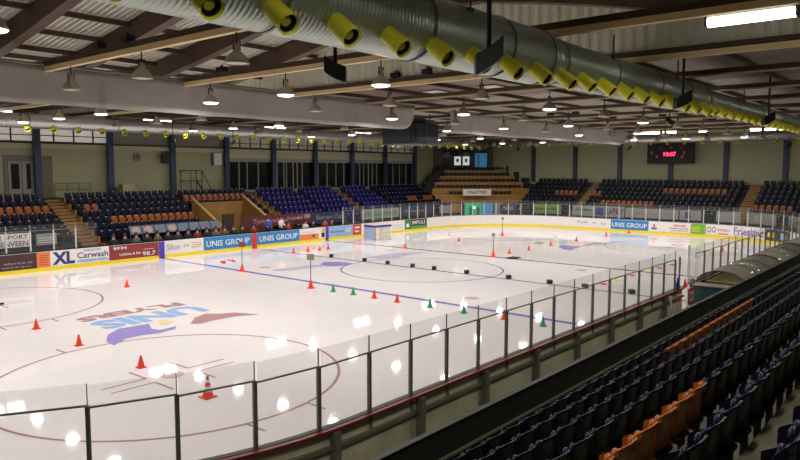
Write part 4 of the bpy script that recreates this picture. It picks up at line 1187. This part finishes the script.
# ------------------------------------------------------------------ far bench: panes, bench, people
t = thing('team_bench', 'long players bench behind the far boards', 'bench', (0, 15.9, 0))
b = MB(); b.box((-10.6, -.45, 0), (10.2, .5, .30), CONCD); b.build('platform', t)
b = MB(); b.box((-10.4, -.2, .72), (9.6, .25, .78), OCHRE); b.build('seat_plank', t)
for x in (-8, -4, 0, 4, 8):
    b = MB(); b.box((x-.05, -.15, .3), (x+.05, .2, .72), BRK); b.build('leg', t)
PANE = mat('bench_pane', (.13, .16, .21), .7)
for i in range(8):
    t = thing('bench_screen', 'tilted pale blue bench pane in dark frame, %s from the left' % nth(i), 'screen', (-8.2+.84*i, 16.6, 1.45), 0, 'bench panes behind the far bench')
    b = MB(); b.add([(.04, 0, 0), (.81, 0, 0), (.81, .22, .50), (.04, .22, .50), (.04, .03, 0), (.81, .03, 0), (.81, .25, .50), (.04, .25, .50)], [(0, 1, 2, 3), (7, 6, 5, 4), (0, 4, 5, 1), (3, 2, 6, 7)], PANE)
    if i in (0, 1, 3): b.poly([(.42+.3*math.cos(R(a_)), .108+.085*math.sin(R(a_))-.012, .25+.2*math.sin(R(a_))) for a_ in range(0, 360, 30)], mat('pane_emblem', (.38, .27, .24), .5))
    b.build('pane', t)
    b = MB(); b.cyl((0, 0, -1.45), (0, 0, 0), .03, BRK, n=6); b.cyl((0, 0, 0), (0, .25, .54), .03, BRK, n=6); b.cyl((0, .25, .54), (.84, .25, .54), .025, BRK, n=6); b.build('frame', t)
def body_mesh(kind):
    """standing or seated adult as one skinned surface; origin under the feet or seat"""
    sit = kind == 'sit'; hz = .48 if sit else .93; V = []; E_ = []; Rr = []
    def v(p, r, par=None):
        V.append(p); Rr.append(r)
        if par is not None: E_.append((par, len(V)-1))
        return len(V)-1
    pel = v((0, 0, hz), .15); ch = v((0, -.03, hz+.28), .155, pel); sh = v((0, -.03, hz+.47), .13, ch); nk = v((0, -.04, hz+.57), .06, sh); hd = v((0, -.06, hz+.68), .095, nk); v((0, -.05, hz+.80), .085, hd)
    for sx in (-1, 1):
        a_ = v((sx*.20, -.03, hz+.45), .075, sh); e = v((sx*.26, -.08, hz+.20), .055, a_); h = v((sx*.17, -.30, hz+.12), .04, e); v((sx*.14, -.38, hz+.11), .035, h)
        p_ = v((sx*.10, -.02, hz-.04), .10, pel)
        if sit: k = v((sx*.14, -.44, hz+.02), .075, p_); f = v((sx*.14, -.45, .10), .05, k); v((sx*.14, -.60, .05), .045, f)
        else: k = v((sx*.11, -.02, .50), .07, p_); f = v((sx*.12, .02, .10), .05, k); v((sx*.12, -.14, .05), .045, f)
    me = bpy.data.meshes.new('body'); me.from_pydata(V, E_, []); o = bpy.data.objects.new('body', me); COL.objects.link(o)
    o.modifiers.new('skin', 'SKIN'); me.skin_vertices or None
    if not me.skin_vertices: me.attributes.new('skin', 'FLOAT', 'POINT')
    for i, r in enumerate(Rr): me.skin_vertices[0].data[i].radius = (r, r)
    me.skin_vertices[0].data[0].use_root = True
    s_ = o.modifiers.new('sub', 'SUBSURF'); s_.levels = 1; s_.render_levels = 1
    dg = bpy.context.evaluated_depsgraph_get(); dg.update()
    m2 = bpy.data.meshes.new_from_object(o.evaluated_get(dg)); bpy.data.objects.remove(o)
    return m2, hz
try:
    bodies = {k: body_mesh(k) for k in ('sit', 'stand')}
    okb = len(bodies['sit'][0].polygons) > 50
except Exception as ex:
    print('body fail', ex); okb = False
CL = {'dark': (.015, .015, .02), 'blue': (.03, .10, .40), 'white': (.7, .68, .66), 'red': (.5, .03, .03), 'navy': (.02, .025, .08), 'grey': (.12, .12, .12), 'maroon': (.2, .02, .03), 'olive': (.12, .10, .05)}
def person(kind, loc, rz, colr, label, hair=HAIR):
    me0, hz = bodies[kind]; me = me0.copy(); me.materials.clear()
    me.materials.append(mat('jacket_'+colr, CL[colr], .8)); me.materials.append(SKIN); me.materials.append(PANTS)
    for p in me.polygons:
        c = p.center; p.use_smooth = True
        p.material_index = 1 if (c.z > hz+.54 or c.y < -.27 and c.z > hz+.05 and abs(c.x) < .25 and c.z < hz+.2) else (2 if c.z < hz-.02 or (kind == 'sit' and c.y < -.16 and c.z < hz+.1) else 0)
    t = thing('person', label, 'person', loc, rz)
    o = bpy.data.objects.new('body', me); COL.objects.link(o); o.parent = t
    b = MB(); b.lathe([(.10, hz+.70), (.112, hz+.76), (.09, hz+.86), (.001, hz+.90)], (0, -.03, 0), hair, 12); b.build('hair', t)
    b = MB()
    for sx in (-1, 1): b.box((sx*.035-.01, -.158, hz+.725), (sx*.035+.01, -.148, hz+.74), BLK)
    b.box((-.012, -.175, hz+.68), (.012, -.15, hz+.72), SKIN); b.box((-.025, -.158, hz+.645), (.025, -.15, hz+.655), MARN); b.build('face', t)
if okb:
    seq = ['dark', 'dark', 'grey', 'dark', 'olive', 'dark', 'navy', 'dark', 'maroon', 'dark', 'grey', 'olive', 'dark']
    for i, c_ in enumerate(seq):
        x = -9.7+.72*i
        person('sit', (x, 15.85, .30), random.uniform(-.3, .3), c_, 'person in %s clothes seated on the far bench, %s from the left' % (c_ if c_ != 'dark' else 'black', nth(i)))
    for i, (x, k, c_, lb) in enumerate(((-.4, 'sit', 'dark', 'person in black seated behind the red centre stripe'), (.6, 'sit', 'maroon', 'person in maroon seated just right of the red centre stripe'),
            (1.9, 'stand', 'blue', 'person in blue jacket standing behind the right UNIS GROUP board'), (3.1, 'stand', 'white', 'person in white top standing right of the blue jacket'), (3.8, 'sit', 'red', 'person in red seated behind the right UNIS GROUP board end'),
            (4.7, 'stand', 'dark', 'person in black standing above the orange advertising board'), (5.5, 'sit', 'white', 'person in white seated above the orange advertising board'),
            (6.3, 'sit', 'dark', 'person in black seated left of the far blue stripe'), (7.6, 'sit', 'red', 'person in red seated right of the far blue stripe'), (8.3, 'sit', 'olive', 'person in olive seated behind the pale blue board'))):
        person(k, (x, 15.75, .30 if k == 'sit' else .30), random.uniform(-.5, .5), c_, lb)
    b = MB(); b.box((-10.2, 15.1, 0), (10, 16.5, .12), CONCD)

# ------------------------------------------------------------------ near gate and players benches
t = thing('rink_gate', 'open white gate leaf in the gap of the near boards', 'gate', (-2.0, -15.1, 0))
b = MB(); b.box((-.05, -.95, .12), (.03, -.05, 1.08), WHITE); b.build('leaf', t)
b = MB(); b.box((-.07, -.95, .12), (-.05, -.05, .3), YELK); b.build('kick_plate', t); b = MB(); b.cyl((-.08, -.8, .8), (-.08, -.6, .8), .02, STEELG, n=8); b.build('latch', t)
b = MB(); b.box((-.03, -.03, 0), (.03, .03, 2.25), POST); b.box((.03, -.02, 1.95), (.14, .02, 2.0), ARED); o = b.build('gate_post'); o.location = (-3.02, -14.9, 0); tag(o, 'dark gate post with small red latch left of the glass gap', 'post')
b = MB(); b.box((-.03, -.03, 0), (.03, .03, 2.6), POSTW); b.box((-.02, -.35, 1.12), (.02, -.03, 2.5), GLASS); o = b.build('gate_post'); o.location = (-1.95, -14.9, 0); tag(o, 'pale gate post with narrow glass right of the gap', 'post')
b = MB(); b.box((-.3, -.02, 0), (.3, .02, .62), ARED); b.box((-.22, -.03, .12), (.22, -.02, .5), WHITE); b.box((-.15, -.035, .2), (.05, -.03, .42), ARED); o = b.build('warning_sign'); o.location = (-2.85, -15.3, .45); tag(o, 'red and white panel hung in the gate gap', 'sign')
b = MB(); b.cyl((0, 0, 0), (0, 0, .45), .03, STEELG, n=8); b.box((-.2, -.12, 0), (.2, .12, .03), STEELG); b.build('stand_leg', o).location = (0, 0, -.45)
q = dup(cr, (-2.95, -15.1, 1.105), 0, 'small red cone standing on the near boards beside the gate', 'cone by the gate').scale = (.75, .75, .85)
b = MB(); b.lathe([(.07, 0), (.08, .1), (.04, .32), (.03, .44), (.001, .45)], (0, 0, 0), mat('bottle_blue', (.03, .08, .35), .4)); o = b.build('water_bottle'); o.location = (-3.65, -15.05, BH+.01); tag(o, 'blue bottle standing on the near board ledge left of the gate', 'bottle')
b = MB(); b.lathe([(.11, 0), (.13, .08), (.10, .2), (.001, .24)], (0, 0, 0), STEELG); o = b.build('puck_bucket'); o.location = (-2.1, -15.1, BH+.01); tag(o, 'small grey bucket on the boards right of the gate', 'bucket')
# blue chair behind the boards
t = thing('plastic_chair', 'small blue chair behind the near boards left of the gate', 'chair', (-5.9, -16.4, .05), .6)
CB = mat('chair_blue', (.03, .03, .28), .4)
b = MB(); b.box((-.2, -.2, .42), (.2, .2, .46), CB); b.build('seat', t); b = MB(); b.prism([(.18, .46), (.21, .46), (.28, .86), (.25, .88)], -.19, .19, CB); b.build('backrest', t)
for sx in (-1, 1):
    for sy in (-1, 1):
        b = MB(); b.cyl((sx*.18, sy*.18, 0), (sx*.17, sy*.17, .42), .015, STEELG, n=6); b.build('leg', t)
b = MB(); b.cyl((-5.0, -15.25, 1.03), (-6.6, -15.9, .1), .045, STEELG, n=8); b.box((-6.7, -16.0, 0), (-6.5, -15.8, .1), STEELG); tag(b.build('brace'), 'slanting steel brace from boards to the walkway', 'brace')
# canopy benches
def canopy(x0, x1, label):
    t = thing('bench_canopy', label, 'canopy', (x0, 0, 0))
    L = x1-x0; n = 14
    def arc(k, off=0): a_ = math.pi*(.02+.96*k/n); return (-16.02+.90*math.cos(a_)*(1+off), 1.10+(.52+off)*math.sin(a_))
    b = MB(); vs = []; fs = []
    for k in range(n+1):
        y, z = arc(k); vs += [(0, y, z), (L, y, z)]
    fs = [(2*k, 2*k+1, 2*k+3, 2*k+2) for k in range(n)]; b.add(vs, fs, CANOPY, True); o = b.build('curved_roof', t); m = o.modifiers.new('thick', 'SOLIDIFY'); m.thickness = .012
    for xx in (0, L/3, 2*L/3, L):
        b = MB()
        for k in range(n): y, z = arc(k, .01); y2, z2 = arc(k+1, .01); b.cyl((xx, y, z), (xx, y2, z2), .022, BLK, n=6)
        b.build('rib', t)
    b = MB(); b.box((0, -15.14, 0), (L, -15.1, 1.1), TEALM); b.box((0, -16.95, 0), (L, -16.9, 1.12), TEALM); b.build('side_wall', t)
    b = MB(); b.box((.3, -16.7, .42), (L-.2, -16.3, .48), OCHRE)
    for xx in (.5, L-.5): b.box((xx, -16.6, 0), (xx+.06, -16.4, .42), BRK)
    b.build('bench_seat', t)
canopy(-1.6, 4.9, 'arched translucent canopy over the players bench nearest the gate')
canopy(5.1, 11.2, 'arched translucent canopy over the second players bench')
canopy(11.6, 20.0, 'arched translucent canopy over the farthest players bench at right')
b = MB(); b.box((-2.2, -16.9, 0), (-1.65, -15.2, 1.08), TEALM); b.box((-2.25, -16.95, 1.08), (-1.6, -15.15, 1.13), LAMPM); tag(b.build('bench_end_screen'), 'teal side screen at the start of the canopied bench', 'screen')
b = MB(); b.box((-1.2, -16.7, 1.25), (1.3, -16.5, 1.28), mat('timber_sheet', (.55, .42, .2), .6)); b.box((-1.2, -15.4, 1.2), (1.3, -15.3, 1.26), mat('timber_sheet', (.55, .42, .2), .6))
o = MB(); o.box((-1.4, -16.6, 1.15), (1.9, -15.4, 1.2), mat('timber_sheet', (.55, .42, .2), .6)); o.box((-1.4, -16.62, 1.12), (1.9, -16.58, 1.22), BRK); tag(o.build('shelf_board'), 'pale timber shelf board under the nearest arched canopy', 'shelf')
# small fixtures on the beams
for i, (x, y) in enumerate(((-10, -6.6), (-10, -8.1), (-20, -4.0), (-20, -5.6), (-15, -2.8), (10, -2.5), (10, -4.2), (15, -4.5), (15, -7.8), (20, -6.0), (20, -9.5), (20, -12.0), (15, -9.0))):
    b = MB(); b.box((-.12, -.2, 0), (.12, .2, .16), BLK); b.box((-.03, -.03, .16), (.03, .03, .24), BRK); o = b.build('junction_box'); o.location = (x, y, 8.96)
    tag(o, 'small black control box on top of a cross beam', 'box', 'black boxes on the beams')
